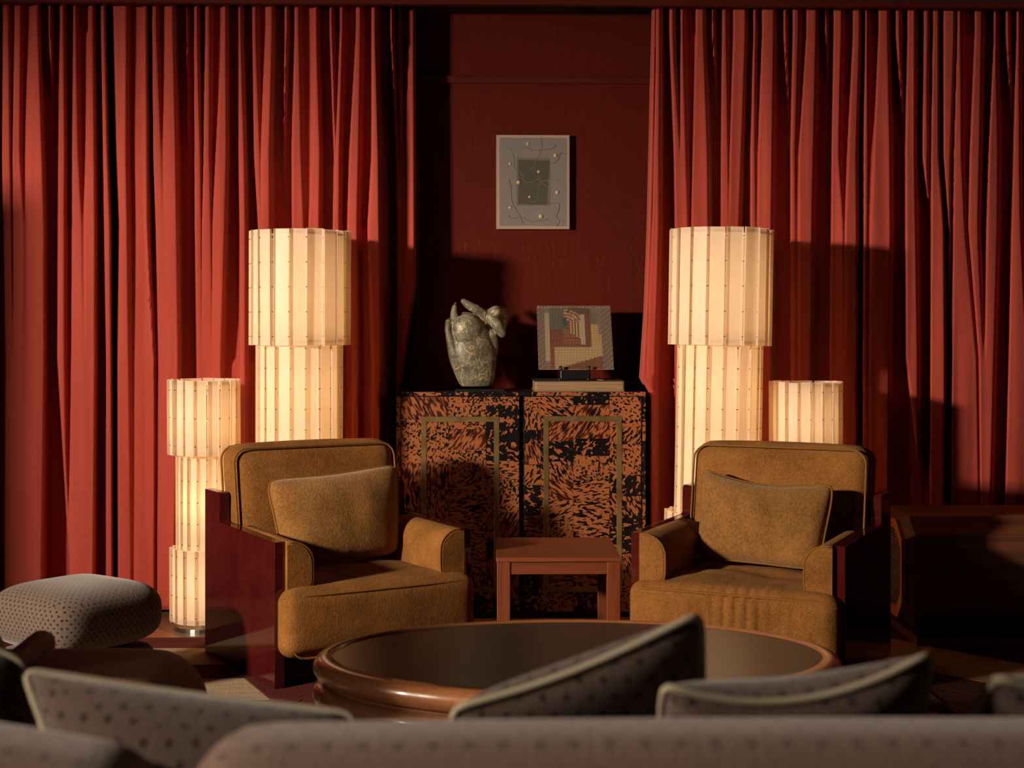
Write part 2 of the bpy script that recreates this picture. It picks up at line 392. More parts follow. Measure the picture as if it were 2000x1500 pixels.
# left wall with its window opening and an added return wall shading the curtain
bm = bmesh.new()
wy0, wy1, wz0, wz1 = 1.35, 3.5, 1.25, 2.05
vy0, vy1 = .2, 1.2
bm_box(bm, XL-.1, XL, -2.8, vy0, -.012, ZC); bm_box(bm, XL-.1, XL, vy1, wy0, -.012, ZC)
bm_box(bm, XL-.1, XL, vy0, vy1, -.012, wz0); bm_box(bm, XL-.1, XL, vy0, vy1, 2.45, ZC); bm_box(bm, XL-.1, XL, wy1, WY, -.012, ZC)
bm_box(bm, XL-.1, XL, wy0, wy1, -.012, wz0); bm_box(bm, XL-.1, XL, wy0, wy1, wz1, ZC)
bm_box(bm, XL, -2.56, 4.44, 4.54, -.012, 1.765, .01)
wl = struct(from_bm('wall_left', bm, M['wall_plain']))
bm = bmesh.new()
for a in ((wy0, wy0+.05, wz0, wz1), (wy1-.05, wy1, wz0, wz1), (wy0+.05, wy1-.05, wz0, wz0+.05), (wy0+.05, wy1-.05, wz1-.05, wz1)):
    bm_box(bm, XL-.07, XL+.02, a[0], a[1], a[2], a[3], .004)
struct(from_bm('window_1', bm, M['trim']))
bm = bmesh.new()
for a in ((vy0, vy0+.05, wz0, 2.45), (vy1-.05, vy1, wz0, 2.45), (vy0+.05, vy1-.05, wz0, wz0+.05), (vy0+.05, vy1-.05, 2.40, 2.45)):
    bm_box(bm, XL-.07, XL+.02, a[0], a[1], a[2], a[3], .004)
struct(from_bm('added_window_2', bm, M['trim']))  # unseen window added to go with the sofa's extra light
struct(box('baseboard_back', XL, XR, WY-.02, WY, -.012, .12, M['trim'], bev=.004))

# curtain pelmet along the top
zb = PY(1000, 11, 5.86).z
struct(box('trim_1', XL, XR, 5.84, 5.88, zb, zb+.024, M['trim'], bev=.003))
struct(box('trim_2', XL, XR, 5.87, 5.90, zb+.024, ZC, M['ceiling']))
struct(box('trim_3', XL, XR, 5.90, WY, zb+.06, zb+.09, M['ceiling']))
# panel mouldings on the wall between the curtains
def hstrip(nm, px0, px1, py, hgt, dep=.012, mat='trim'):
    a = PY(px0, py, WY); b = PY(px1, py, WY)
    return struct(box(nm, a.x, b.x, WY-dep, WY, a.z-hgt/2, a.z+hgt/2, M[mat], bev=.003))
hstrip('trim_4', 770, 1290, 156, .028, .014)
hstrip('trim_5', 770, 1290, 150, .006, .020)
hstrip('trim_6', 770, 1290, 708, .016, .014)
def vstrip(nm, px, py0, py1, wdt, dep=.014, mat='trim'):
    a = PY(px, py0, WY); b = PY(px, py1, WY)
    return struct(box(nm, a.x-wdt/2, a.x+wdt/2, WY-dep, WY, b.z, a.z, M[mat], bev=.003))
vstrip('trim_7', 808, 160, 760, .016)
vstrip('trim_8', 816, 165, 700, .006, .010, 'trim_edge')
vstrip('trim_9', 1271, 160, 760, .012, .016, 'trim_edge')

# ------------------------------------------------------------------ parquet planks (parts of the floor)
def clip_poly(poly, x0, x1, y0, y1):
    def cl(P, f, inter):
        out = []
        for i in range(len(P)):
            a, b = P[i-1], P[i]
            if f(b):
                if not f(a): out.append(inter(a, b))
                out.append(b)
            elif f(a): out.append(inter(a, b))
        return out
    def ix(c): return lambda a, b: (c, a[1]+(b[1]-a[1])*(c-a[0])/(b[0]-a[0]))
    def iy(c): return lambda a, b: (a[0]+(b[0]-a[0])*(c-a[1])/(b[1]-a[1]), c)
    for f, it in ((lambda p: p[0] >= x0, ix(x0)), (lambda p: p[0] <= x1, ix(x1)), (lambda p: p[1] >= y0, iy(y0)), (lambda p: p[1] <= y1, iy(y1))):
        if not poly: break
        poly = cl(poly, f, it)
    return poly
ang = math.radians(-52)
du = Vector((math.cos(ang), math.sin(ang))); dv = Vector((-du.y, du.x))
pw, plen = .168, 1.15
org = Vector(PZ(1737, 1246, 0).xy)          # the upper edge of the light board on the right
for j in range(-26, 26):
    off = (j*.37) % 1.0
    for i in range(-8, 8):
        a = org + dv*(j*pw) + du*((i+off)*plen)
        c = [a, a+du*(plen-.0015), a+du*(plen-.0015)+dv*(pw-.0015), a+dv*(pw-.0015)]
        poly = clip_poly([tuple(p) for p in c], XL, XR, 4.1, WY-.02)
        if len(poly) < 3: continue
        A = abs(sum(poly[k-1][0]*poly[k][1]-poly[k][0]*poly[k-1][1] for k in range(len(poly))))/2
        if A < .004: continue
        # alternate pale and dark pairs, the way the boards read beside the rug
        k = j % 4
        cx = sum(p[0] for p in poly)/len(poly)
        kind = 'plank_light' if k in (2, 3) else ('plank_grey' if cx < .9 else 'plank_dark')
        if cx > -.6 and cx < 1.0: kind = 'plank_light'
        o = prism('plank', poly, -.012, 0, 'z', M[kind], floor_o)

# ------------------------------------------------------------------ rug of tufted blocks
rug = thing('rug', 'large burgundy and cream geometric rug under the armchairs and coffee table', 'rug')
RX0, RX1, RY0, RY1 = -2.6, 1.43, 2.3, PZ(320, 1250, 0).y
box('rug_backing', RX0, RX1, RY0, RY1, .0006, .004, M['rug_brown'], rug)
bands = [RY1, PZ(320, 1271, 0).y, PZ(320, 1304, 0).y, PZ(320, 1331, 0).y]
while bands[-1] > RY0+.1: bands.append(max(RY0, bands[-1]-random.choice((.22, .28, .34))))
for r in range(len(bands)-1):
    y1, y0 = bands[r]-.003, bands[r+1]
    edge_b = {0: -.90, 1: -.83, 2: -.80, 3: -.62}.get(r, -.70+.12*(r % 3)); sl = {1: 0, 3: -.12}.get(r, .06 if r > 3 else 0)
    cuts = [(RX0, RX0), (-1.9, -1.9+.1), (edge_b, edge_b+sl), (-.25, -.37), (.42, .50), (RX1, RX1)]
    for c in range(5):
        (xa0, xa1), (xb0, xb1) = cuts[c], cuts[c+1]
        poly = [(xa0, y0), (xb0-.003, y0), (xb1-.003, y1), (xa1, y1)]
        if c <= 1: k = 'rug_red' if r % 2 == 0 else 'rug_cream'
        else: k = ['rug_red', 'rug_red', 'rug_brown', 'rug_red', 'rug_brown', 'rug_red'][(r+c) % 6]
        prism('pile_block', poly, .004, .010, 'z', M[k], rug, .0015, 1)
tp = PZ(1808, 1408, 0)
prism('pile_block', [(tp.x-.10, tp.y-.14), (tp.x+.10, tp.y-.10), (tp.x+.02, tp.y+.12), (tp.x-.06, tp.y+.10)], .0101, .0125, 'z', M['rug_cream'], rug)

# ------------------------------------------------------------------ curtains
HS = [60, 300, 440, 700, 1100]
def row(vals, py):
    """vals: per-height (l, r, depth); linear between the heights"""
    if py <= HS[0]: return vals[0]
    for i in range(4):
        if py <= HS[i+1]:
            t = (py-HS[i])/(HS[i+1]-HS[i]); return tuple(a+(b-a)*t for a, b in zip(vals[i], vals[i+1]))
    return vals[4]
def curtain(name, label, edgeL, edgeR, valleys, ymid, seed, group='floor-length red curtains', ruffle=None, recede=lambda px: 0):
    """edgeL/edgeR: list of (py, px) edge positions; valleys as read off the folds"""
    rnd = random.Random(seed)
    def edge(E, py):
        if py <= E[0][0]: return E[0][1]
        for (a, b), (c, d) in zip(E, E[1:]):
            if py <= c: return b+(d-b)*(py-a)/(c-a)
        return E[-1][1]
    nz, xstep = 90, 1.6
    ztop = zb+.05; zbot = .022
    wid = max(edge(edgeR, p)-edge(edgeL, p) for p in (0, 500, 1100)); nx = int(wid/xstep)
    V = []; Fc = []
    for j in range(nz+1):
        z = ztop+(zbot-ztop)*j/nz
        py = 640+(H-z)*F/ymid
        l, r = edge(edgeL, py), edge(edgeR, py)
        vv = [row(v, py) for v in valleys]
        for i in range(nx+1):
            px = l+(r-l)*i/nx
            dep = 0
            for (a, b, d) in vv:
                if d <= 0 or b <= a: continue
                if a-7 < px < b:
                    s = smoothstep(a-7*min(1, d/6), a+min(.55*(b-a), 6), px)*(1-smoothstep(b-min(.3*(b-a), 2.5), b, px))
                    dep = max(dep, s*d/(100 if d < 6 else 78))
            # selvedges fall back
            e = min(px-l, r-px); dep = max(dep, .07*(1-smoothstep(0, 5, e)))
            big = .016*noise.noise(Vector((px*.012+seed, z*.5, 3.1)))+.006*noise.noise(Vector((px*.05+seed, z*1.3, 9.1)))
            Y = ymid+dep+big+recede(px)
            if ruffle:
                c = edge(ruffle, py); g = math.exp(-((px-c)/7)**2)
                Y += g*.006*math.sin(z*95+3*noise.noise(Vector((0, 0, z*9))))*(.5+.5*noise.noise(Vector((seed, 1, z*4))))
            P = PY(px, 640, Y); V.append((P.x, P.y, z))
    for j in range(nz):
        for i in range(nx):
            a = j*(nx+1)+i; Fc.append((a, a+1, a+nx+2, a+nx+1))
    o = mesh(name, V, Fc, M['curtain'], None, True)
    m = o.modifiers.new('thickness', 'SOLIDIFY'); m.thickness = .002
    return tag(o, label, 'curtain', group)
def v5(*t): return list(t)
YC = 5.97
Lc1 = [
 v5((-14, 8, 9), (-12, 6, 9), (-8, 8, 9), (-8, 12, 9), (-8, 10, 9)),
 v5((19, 31, 4), (21, 26, 3), (22, 27, 2), (24, 28, 0), (24, 28, 0)),
 v5((43, 66, 5), (40, 60, 3.5), (45, 58, 1), (45, 58, 0), (45, 58, 0)),
 v5((79, 97, 9), (87, 108, 10), (91, 110, 10), (91, 110, 10), (86, 124, 10)),
 v5((103, 119, 9), (96, 116, 10), (95, 115, 10), (95, 114, 10), (100, 138, 10)),
 v5((129, 145, 8), (131, 143, 7), (130, 143, 6), (128, 142, 4), (130, 139, 1)),
 v5((153, 175, 6), (155, 170, 4), (158, 168, 1), (160, 168, 0), (160, 168, 0)),
 v5((187, 199, 10), (189, 203, 10), (190, 205, 10), (190, 209, 10), (187, 209, 10)),
]
Lc2 = [
 v5((250, 281, 5), (249, 282, 5), (251, 284, 4.5), (252, 300, 3), (255, 306, 1.5)),
 v5((291, 299, 8), (293, 301, 8), (293, 306, 7), (300, 312, 5), (300, 310, 4)),
 v5((309, 324, 5), (313, 323, 1), (314, 323, 0), (314, 323, 0), (314, 323, 0)),
 v5((343, 366, 9), (348, 368, 9), (350, 368, 10), (353, 372, 10), (345, 372, 10)),
 v5((366, 382, 9), (362, 383, 9), (360, 383, 10), (360, 386, 10), (360, 390, 10)),
 v5((390, 403, 7), (394, 399, 4), (392, 396, 1), (393, 396, 0), (393, 396, 0)),
 v5((413, 437, 5), (411, 424, 4), (411, 417, 1.2), (412, 416, 0), (412, 416, 0)),
 v5((446, 468, 9), (447, 468, 9), (444, 470, 9), (436, 470, 6), (436, 470, 5)),
 v5((475, 495, 9), (482, 498, 9), (484, 506, 9), (484, 506, 6), (484, 506, 5)),
 v5((503, 521, 5), (506, 512, 1), (507, 512, 0), (507, 512, 0), (507, 512, 0)),
 v5((537, 558, 10), (531, 555, 10), (532, 558, 10), (532, 558, 10), (532, 558, 10)),
 v5((566, 577, 8), (552, 572, 10), (550, 573, 10), (550, 573, 10), (550, 573, 10)),
 v5((587, 616, 5), (590, 612, 4), (594, 605, 3), (596, 602, 1), (596, 602, 0)),
 v5((623, 646, 10), (630, 654, 10), (628, 652, 10), (630, 652, 8), (630, 652, 6)),
 v5((652, 666, 6), (652, 658, 1), (652, 656, 0), (652, 656, 0), (652, 656, 0)),
 v5((674, 698, 6), (668, 684, 6), (667, 680, 6), (668, 690, 5), (668, 690, 5)),
 v5((709, 728, 6), (705, 728, 6), (702, 720, 6), (704, 728, 5), (704, 728, 5)),
 v5((738, 764, 10), (744, 775, 10), (745, 777, 10), (750, 777, 10), (744, 762, 10)),
 v5((771, 778, 6), (776, 780, 1), (778, 781, 0), (778, 781, 0), (766, 768, 0)),
 v5((785, 799, 5), (788, 793, 1), (788, 792, 0), (780, 785, 0), (770, 772, 0)),
]
Rc1 = [
 v5((1280, 1282, 1.5), (1276, 1278, .8), (1272, 1274, .5), (1262, 1264, .4), (1262, 1264, 0)),
 v5((1294, 1309, 9), (1292, 1318, 9), (1292, 1320, 9), (1284, 1320, 9), (1284, 1320, 9)),
 v5((1320, 1331, 8), (1327, 1330, 0), (1327, 1330, 0), (1327, 1330, 0), (1327, 1330, 0)),
 v5((1338, 1361, 6), (1343, 1355, 5), (1345, 1352, 3), (1345, 1350, 0), (1345, 1350, 0)),
 v5((1379, 1392, 10), (1387, 1406, 10), (1388, 1407, 10), (1388, 1407, 10), (1388, 1407, 10)),
 v5((1398, 1412, 10), (1396, 1410, 8), (1396, 1410, 6), (1396, 1410, 6), (1396, 1410, 5)),
 v5((1422, 1434, 5), (1421, 1427, 1), (1421, 1425, 0), (1421, 1425, 0), (1421, 1425, 0)),
 v5((1461, 1473, 10), (1453, 1467, 10), (1448, 1467, 10), (1448, 1467, 10), (1448, 1467, 10)),
 v5((1481, 1490, 8), (1474, 1482, 1.5), (1474, 1482, .5), (1474, 1482, 0), (1474, 1482, 0)),
 v5((1516, 1532, 10), (1513, 1546, 10), (1511, 1546, 10), (1511, 1546, 10), (1511, 1546, 10)),
 v5((1540, 1550, 8), (1536, 1546, 8), (1536, 1546, 8), (1536, 1546, 8), (1536, 1546, 8)),
 v5((1563, 1577, 5), (1552, 1562, 1.5), (1552, 1562, 1), (1552, 1562, .5), (1552, 1562, 0)),
 v5((1599, 1613, 10), (1594, 1626, 10), (1591, 1625, 10), (1588, 1622, 10), (1588, 1622, 10)),
 v5((1617, 1630, 10), (1612, 1626, 10), (1612, 1625, 10), (1610, 1622, 10), (1610, 1622, 10)),
 v5((1648, 1668, 7), (1641, 1657, 5), (1646, 1652, 1), (1646, 1652, 0), (1646, 1652, 0)),
 v5((1684, 1691, 9), (1677, 1688, 10), (1678, 1688, 10), (1678, 1686, 10), (1676, 1687, 10)),
 v5((1699, 1718, 6), (1694, 1708, 1.6), (1692, 1702, 1), (1692, 1700, .4), (1692, 1700, 0)),
 v5((1739, 1751, 10), (1743, 1770, 10), (1744, 1770, 10), (1741, 1771, 10), (1739, 1790, 10)),
 v5((1762, 1774, 8), (1760, 1770, 8), (1760, 1770, 8), (1760, 1771, 8), (1780, 1816, 10)),
 v5((1791, 1806, 9), (1791, 1803, 10), (1793, 1820, 10), (1797, 1819, 10), (1797, 1817, 10)),
 v5((1818, 1823, 8), (1814, 1820, 4), (1813, 1820, 8), (1812, 1819, 8), (1810, 1817, 8)),
]
Rc2 = [
 v5((1867, 1871, 5), (1861, 1864, 6), (1860, 1862, 6), (1850, 1861, 9), (1845, 1857, 9)),
 v5((1881, 1906, 6), (1881, 1896, 5), (1885, 1893, 3), (1906, 1914, 1.2), (1912, 1918, .8)),
 v5((1922, 1943, 9), (1918, 1932, 8), (1915, 1928, 7), (1918, 1926, 0), (1918, 1926, 0)),
 v5((1950, 1966, 9), (1954, 1981, 10), (1953, 1977, 10), (1946, 1972, 10), (1936, 1962, 10)),
 v5((1975, 1987, 8), (1970, 1981, 8), (1968, 1977, 8), (1960, 1971, 8), (1955, 1962, 8)),
 v5((1996, 2012, 9), (1996, 2010, 9), (1998, 2012, 9), (2010, 2030, 9), (2010, 2030, 9)),
]
def far(a, step, sgn):   # folds beyond the frame
    out = []
    for k in range(9):
        x = a+sgn*step*k; out.append(v5(*[(x, x+15+random.uniform(-3, 5), random.uniform(5, 10))]*5))
    return out
curtain('curtain', 'dim red curtain hanging at the far left, ending in a puckered leading edge', [(0, -380)], [(0, 207), (300, 213), (440, 218), (700, 220), (1100, 222)],
        Lc1+far(-55, 42, -1), YC, 1, ruffle=[(0, 201), (300, 207), (440, 211), (1100, 214)])
curtain('curtain', 'bright red curtain behind the two left paper lamps, reaching to the cabinet', [(0, 219), (300, 226), (440, 231), (700, 228), (1100, 229)],
        [(0, 811), (560, 813), (600, 806), (700, 793), (745, 786), (790, 769), (1200, 768)], Lc2, YC, 2, recede=lambda px: .13*smoothstep(752, 785, px))
curtain('curtain', 'red curtain behind the two right paper lamps, from the cabinet to beyond the armchair', [(0, 1274), (300, 1267), (440, 1264), (600, 1258), (740, 1249), (770, 1267), (1200, 1267)],
        [(0, 1836), (300, 1836), (440, 1846), (700, 1848), (1100, 1846)], Rc1, YC, 3)
curtain('curtain', 'dark red curtain at the far right above the long wooden loudspeaker', [(0, 1840), (300, 1840), (440, 1850), (700, 1850), (1100, 1845)],
        [(0, 2420)], Rc2+far(2050, 44, 1), YC+.01, 4, ruffle=[(0, 1846), (300, 1848), (1100, 1848)])

# ------------------------------------------------------------------ floor lamps
def make_lamp(name, label, px, d, segs, group, tilt=0.0, tilt_x=0.0, nseg=18, power=10, rows=None):
    P = cw((px-1000)/F*d, d, 0)
    t = thing(name, label, 'lamp', P, 0, group)
    rb = segs[-1][0]*.86
    bm = bmesh.new(); bmesh.ops.create_cone(bm, cap_ends=True, segments=40, radius1=rb, radius2=rb, depth=.014, matrix=Matrix.Translation((0, 0, .007)))
    bmesh.ops.bevel(bm, geom=[e for e in bm.edges if abs(e.verts[0].co.z-e.verts[1].co.z) < 1e-6], offset=.003, segments=2, affect='EDGES')
    from_bm('base', bm, M['chrome'], t)
    ztop = segs[0][2]
    tube('pole', [(0, 0, .01), (tilt*(ztop-.06), 0, ztop-.06)], .008, M['chrome'], t, 10)
    rnd = random.Random(int(px))
    for (r, z0, z1, nr) in segs:
        tx = tilt; r0 = r-.009; rh = r0*math.cos(PI/nseg)-.007
        cx = tilt*(z0+z1)/2
        hoop = []
        V, Fc = [], []
        for zz in (z0+.02, z1-.02):
            v2, f2 = tube_data([(rh*math.cos(2*PI*k/36), rh*math.sin(2*PI*k/36), zz) for k in range(36)], .0025, 6, True)
            o_ = len(V); V += v2; Fc += [tuple(i+o_ for i in f) for f in f2]
        # spokes to the pole
        for k in range(3):
            a = 2*PI*k/3; zz = z1-.02
            v2, f2 = tube_data([(0, 0, zz), (rh*math.cos(a), rh*math.sin(a), zz)], .002, 6)
            o_ = len(V); V += v2; Fc += [tuple(i+o_ for i in f) for f in f2]
        for k in range(3):
            a = 2*PI*k/3; x_, y_ = rh*math.cos(a), rh*math.sin(a)
            v2, f2 = tube_data([(x_, y_, z0+.02), (x_, y_, z1-.02)], .0015, 6)
            o_ = len(V); V += v2; Fc += [tuple(i+o_ for i in f) for f in f2]
        sh = mesh('shade', V, Fc, M['hoop'], t, True)
        # shear-free lean: rotate about the floor point
        sh.rotation_euler = (tilt_x if z1 == ztop else 0, math.atan(tilt), 0)
        # one folded strip, copied round
        hw = r0*math.sin(PI/nseg)-.0008; ap = r0*math.cos(PI/nseg); fl = .010
        V, Fc = [], []
        nzp = 6; prof = [(-hw+.0005, fl), (-hw, .001), (-hw+.002, 0), (-hw*.5, .0006), (hw*.5, .0006), (hw-.002, 0), (hw, .001), (hw-.0005, fl)]
        for k in range(nzp+1):
            z = z0+(z1-z0)*k/nzp
            for (x, o_) in prof: V.append((ap+o_, x, z))
        m_ = len(prof)
        for k in range(nzp):
            for i in range(m_-1): a = k*m_+i; Fc.append((a, a+1, a+m_+1, a+m_))
        first = None
        for k in range(nseg):
            a = 2*PI*(k+.5)/nseg + .09
            if first is None: first = mesh('panel', V, Fc, M['shade'], sh); o = first
            else: o = first.copy(); link(o, sh)
            o.rotation_euler = (rnd.uniform(-.004, .004), rnd.uniform(-.003, .004), a)
            o.location = (0, 0, rnd.uniform(-.0015, .0015))
        bm = bmesh.new()
        for k in range(nseg):
            a = 2*PI*k/nseg + .09; rr = r0+.0045
            for i in range(nr):
                z = z0+(z1-z0)*((i+.35)/(nr-.3))
                for s in (-1, 1):
                    c = Vector((rr*math.cos(a)-s*.0016*math.sin(a), rr*math.sin(a)+s*.0016*math.cos(a), z))
                    rt = bmesh.ops.create_icosphere(bm, subdivisions=1, radius=.0021, matrix=Matrix.Translation(c))
        rv = from_bm('rivets', bm, M['rivet'], sh, True); rv['kind'] = 'stuff'
        for zz in ((z0*.5+z1*.5),) if z1-z0 < .4 else (z0+(z1-z0)*.28, z0+(z1-z0)*.72):
            lt = bpy.data.lights.new('bulb', 'POINT'); lt.energy = power*(z1-z0)*r/(.137*.3)/(1 if z1-z0 < .4 else 2); lt.color = (1.0, .71, .44); lt.shadow_soft_size = .045
            lo = bpy.data.objects.new('bulb', lt); link(lo, t); lo.location = (tilt*zz, 0, zz)
    return t
dt = 5.64
tall = [(.190, 1.085, 1.516, 5), (.163, .445, 1.10, 9), (.195, .03, .455, 5)]
small = [(.137, .668, .952, 3), (.108, .300, .680, 5), (.132, .032, .312, 4)]
make_lamp('floor_lamp', 'tall cream three-tier paper floor lamp behind the left armchair', 584, dt, tall, 'cream riveted floor lamps', 0, 0, power=.66)
make_lamp('floor_lamp', 'tall cream three-tier paper floor lamp behind the right armchair, leaning slightly', 1396, dt, [(.195, 1.085, 1.522, 5), (.163, .445, 1.10, 9), (.200, .03, .455, 5)], 'cream riveted floor lamps', .019, power=.66)
make_lamp('floor_lamp', 'short cream paper floor lamp at the left of the left armchair', 400, 5.69, small, 'cream riveted floor lamps', 0, .01, power=.8)
make_lamp('floor_lamp', 'short cream paper floor lamp peeking over the back of the right armchair', 1574, 5.66, [(.137, .668, .945, 3), (.108, .300, .680, 5), (.132, .032, .312, 4)], 'cream riveted floor lamps', 0, 0, power=.8)

# ------------------------------------------------------------------ tortoise-patterned cabinet
cY = 5.87
cl = PY(775, 1000, cY); cr = PY(1262, 1000, cY); cz = PY(1018, 766, cY).z
cab = thing('cabinet', 'two-door cabinet in patchwork tortoise veneer with brass inlay', 'cabinet', ((cl.x+cr.x)/2, cY, 0))
cx0, cx1 = cl.x-cab.location.x, cr.x-cab.location.x
def cc(px, py): # photo point on the cabinet's front to local x,z
    p = PY(px, py, cY); return p.x-cab.location.x, p.z
def crop(x, y): return cc(770+x/3.26, 760+y/3.26)
zbt = cc(1000, 1196)[1]
box('carcass', cx0+.004, cx1-.004, .012, .40, .045, cz-.008, M['dense'], cab, .002, 1)
box('plinth', cx0+.02, cx1-.02, .03, .38, 0, .045, M['black'], cab, .002, 1)
box('top_board', cx0-.001, cx1+.001, .0, .405, cz-.008, cz, M['cabinet_top'], cab, .002, 2)
# border veneer strips
rndc = random.Random(5)
def tile(nm, a, b, parent, kind, y0=-.0005, y1=.012, gap=.0005):
    return box(nm, a[0]+gap, b[0]-gap, y0, y1, b[1]+gap, a[1]-gap, M[kind], parent, .0005, 1)
xs = [12, 130, 260, 390, 470, 600, 720, 800, 905, 1010, 1140, 1230, 1370, 1480, 1600]
for i in range(len(xs)-1):
    tile('veneer_strip', crop(xs[i], 18), crop(xs[i+1], 44), cab, rndc.choice(('spots', 'streaks', 'dense')))
ys = [46, 200, 330, 520, 700, 860, 1050, 1230, 1425]
for i in range(len(ys)-1):
    tile('veneer_strip', crop(13, ys[i]), crop(41, ys[i+1]), cab, rndc.choice(('spots', 'streaks', 'dense')))
    tile('veneer_strip', crop(1577, ys[i]), crop(1601, ys[i+1]), cab, rndc.choice(('spots', 'dense', 'dense')))
doors = [(45, 795, {
  (45, 345): [(48, 'russet'), (190, 'spots'), (475, 'russet'), (640, 'streaks'), (860, 'spots'), (1100, 'dense'), (1300, 'russet'), 1415],
  (345, 585): [(48, 'spots'), (255, 'russet'), (385, 'spots'), (480, 'spots'), (610, 'streaks'), (870, 'spots'), (1030, 'streaks'), (1170, 'streaks'), (1290, 'dense'), 1415],
  (585, 795): [(48, 'spots'), (105, 'dense'), (330, 'dense'), (455, 'streaks'), (575, 'spots'), (785, 'russet'), (950, 'dense'), (1100, 'russet'), (1335, 'dense'), 1415]},
  (172, 175, 668, 1288)),
 (828, 1572, {
  (828, 932): [(48, 'spots'), (135, 'streaks'), (260, 'dense'), (345, 'russet'), (480, 'streaks'), (610, 'dense'), (800, 'russet'), (945, 'spots'), (1170, 'dense'), 1415],
  (932, 1140): [(48, 'streaks'), (205, 'russet'), (330, 'dense'), (460, 'streaks'), (575, 'russet'), (705, 'streaks'), (840, 'spots'), (945, 'streaks'), (1100, 'russet'), (1290, 'spots'), 1415],
  (1140, 1370): [(48, 'dense'), (100, 'russet'), (315, 'dense'), (425, 'spots'), (575, 'streaks'), (705, 'streaks'), (950, 'spots'), (1170, 'streaks'), (1290, 'dense'), 1415],
  (1370, 1572): [(48, 'spots'), (240, 'streaks'), (350, 'spots'), (545, 'dense'), (680, 'streaks'), (800, 'dense'), (1050, 'streaks'), (1250, 'spots'), 1415]},
  (950, 172, 1448, 1288))]
for x0, x1, cols, (bx0, by0, bx1, by1) in doors:
    a = crop(x0-3, 45); b = crop(x1+3, 1418)
    door = box('door', a[0], b[0], -.004, .0115, b[1], a[1], M['black'], cab, .001, 1)
    for (c0, c1), rows_ in cols.items():
        for i in range(len(rows_)-1):
            y0, kind = rows_[i]; y1 = rows_[i+1] if i == len(rows_)-2 else rows_[i+1][0]
            tile('veneer_panel', crop(c0, y0), crop(c1, y1), door, kind, -.0062-rndc.uniform(0, .0006), -.0042)
    A = crop(bx0, by0); B = crop(bx1, by1); t_ = .0205
    x0_, z0_, x1_, z1_ = A[0], B[1], B[0], A[1]
    for pts in ([(x0_, z1_), (x1_, z1_), (x1_-t_, z1_-t_), (x0_+t_, z1_-t_)], [(x0_, z0_), (x1_, z0_), (x1_-t_, z0_+t_), (x0_+t_, z0_+t_)],
                [(x0_, z0_), (x0_, z1_), (x0_+t_, z1_-t_), (x0_+t_, z0_+t_)], [(x1_, z0_), (x1_, z1_), (x1_-t_, z1_-t_), (x1_-t_, z0_+t_)]):
        prism('brass_inlay', pts, -.0092, -.005, 'y', M['brass'], door, .0007, 1)

# ------------------------------------------------------------------ stone sculpture on its plate
sd = 5.98
pl0 = PY(890, 760, sd); pl1 = PY(985, 760, sd)
zt = cz+.0005
plate = box('display_plate', pl0.x, pl1.x, sd-.03, sd+.09, zt, zt+.008, M['glass_plate'], None, .001, 2)
tag(plate, 'thin dark glass plate under the stone sculpture on the cabinet', 'plate')
def sp(x, y, dy=0.0):
    p = PY(855+x/7.5, 570+y/7.5, sd+.03); return Vector((p.x, p.y+dy, p.z))
U = 1/7.5*6.0/F
bm = bmesh.new()
def ell(c, rx, ry, rz, rot=0):
    Mx = Matrix.Translation(c) @ Matrix.Rotation(rot, 4, 'Y') @ Matrix.Diagonal((rx, ry, rz, 1))
    bmesh.ops.create_icosphere(bm, subdivisions=3, radius=1, matrix=Mx)
def chain(pts, n=10):
    for (x0, y0, r0, d0), (x1, y1, r1, d1) in zip(pts, pts[1:]):
        for k in range(n):
            t = k/n; r = (r0+(r1-r0)*t)*U
            ell(sp(x0+(x1-x0)*t, y0+(y1-y0)*t, d0+(d1-d0)*t), r, r, r)
    x, y, r, d = pts[-1]; ell(sp(x, y, d), r*U, r*U, r*U)
# torso: stacked slices following the outline (left, right in crop units)
sl = [(1385, 345, 790), (1330, 305, 815), (1250, 265, 835), (1150, 225, 850), (1030, 178, 860), (900, 148, 860), (800, 132, 830), (700, 120, 790), (600, 108, 760), (500, 102, 730), (430, 112, 700), (390, 160, 640), (360, 200, 560)]
V = []; Fc = []; nn = 28
for (y, l, r) in sl:
    c = sp((l+r)/2, y); hw = (r-l)/2*U
    f = min(1, (1450-y)/300)
    for k in range(nn):
        a = 2*PI*k/nn
        V.append((c.x+hw*math.cos(a), c.y+hw*(.62)*math.sin(a), c.z))
for j in range(len(sl)-1):
    for k in range(nn): Fc.append((j*nn+k, j*nn+(k+1) % nn, (j+1)*nn+(k+1) % nn, (j+1)*nn+k))
Fc.append(tuple(range(nn))); Fc.append(tuple((len(sl)-1)*nn+k for k in range(nn)))
me = bpy.data.meshes.new('t'); me.from_pydata(V, [], Fc); bm.from_mesh(me); bpy.data.meshes.remove(me)
# raised breast plane facing the light, with a hard ridge on its right
ell(sp(430, 560, -.035), 215*U, 130*U, 250*U, .1)
ell(sp(470, 900, -.03), 240*U, 130*U, 330*U, -.25)
chain([(262, 165, 20, -.005), (245, 230, 42, -.008), (240, 320, 58, -.01), (260, 430, 80, -.015)])      # pointed shoulder
chain([(160, 440, 50, -.03), (150, 560, 48, -.04), (200, 760, 60, -.035), (260, 900, 80, -.03)])          # outer left fold
chain([(378, 138, 42, -.02), (450, 195, 62, -.03), (560, 255, 72, -.03), (660, 320, 75, -.02), (740, 400, 85, -.01)])
chain([(290, 350, 70, .02), (420, 400, 110, .02), (560, 440, 125, .02), (690, 520, 120, .02)])  # raised arm
chain([(760, 330, 80, -.01), (850, 290, 90, -.02), (900, 300, 92, .0)])    # head
chain([(790, 380, 95, -.02), (880, 500, 85, -.03), (940, 610, 62, -.03)])  # bent elbow
chain([(960, 300, 70, .03), (950, 450, 80, .03), (930, 600, 60, .02)])
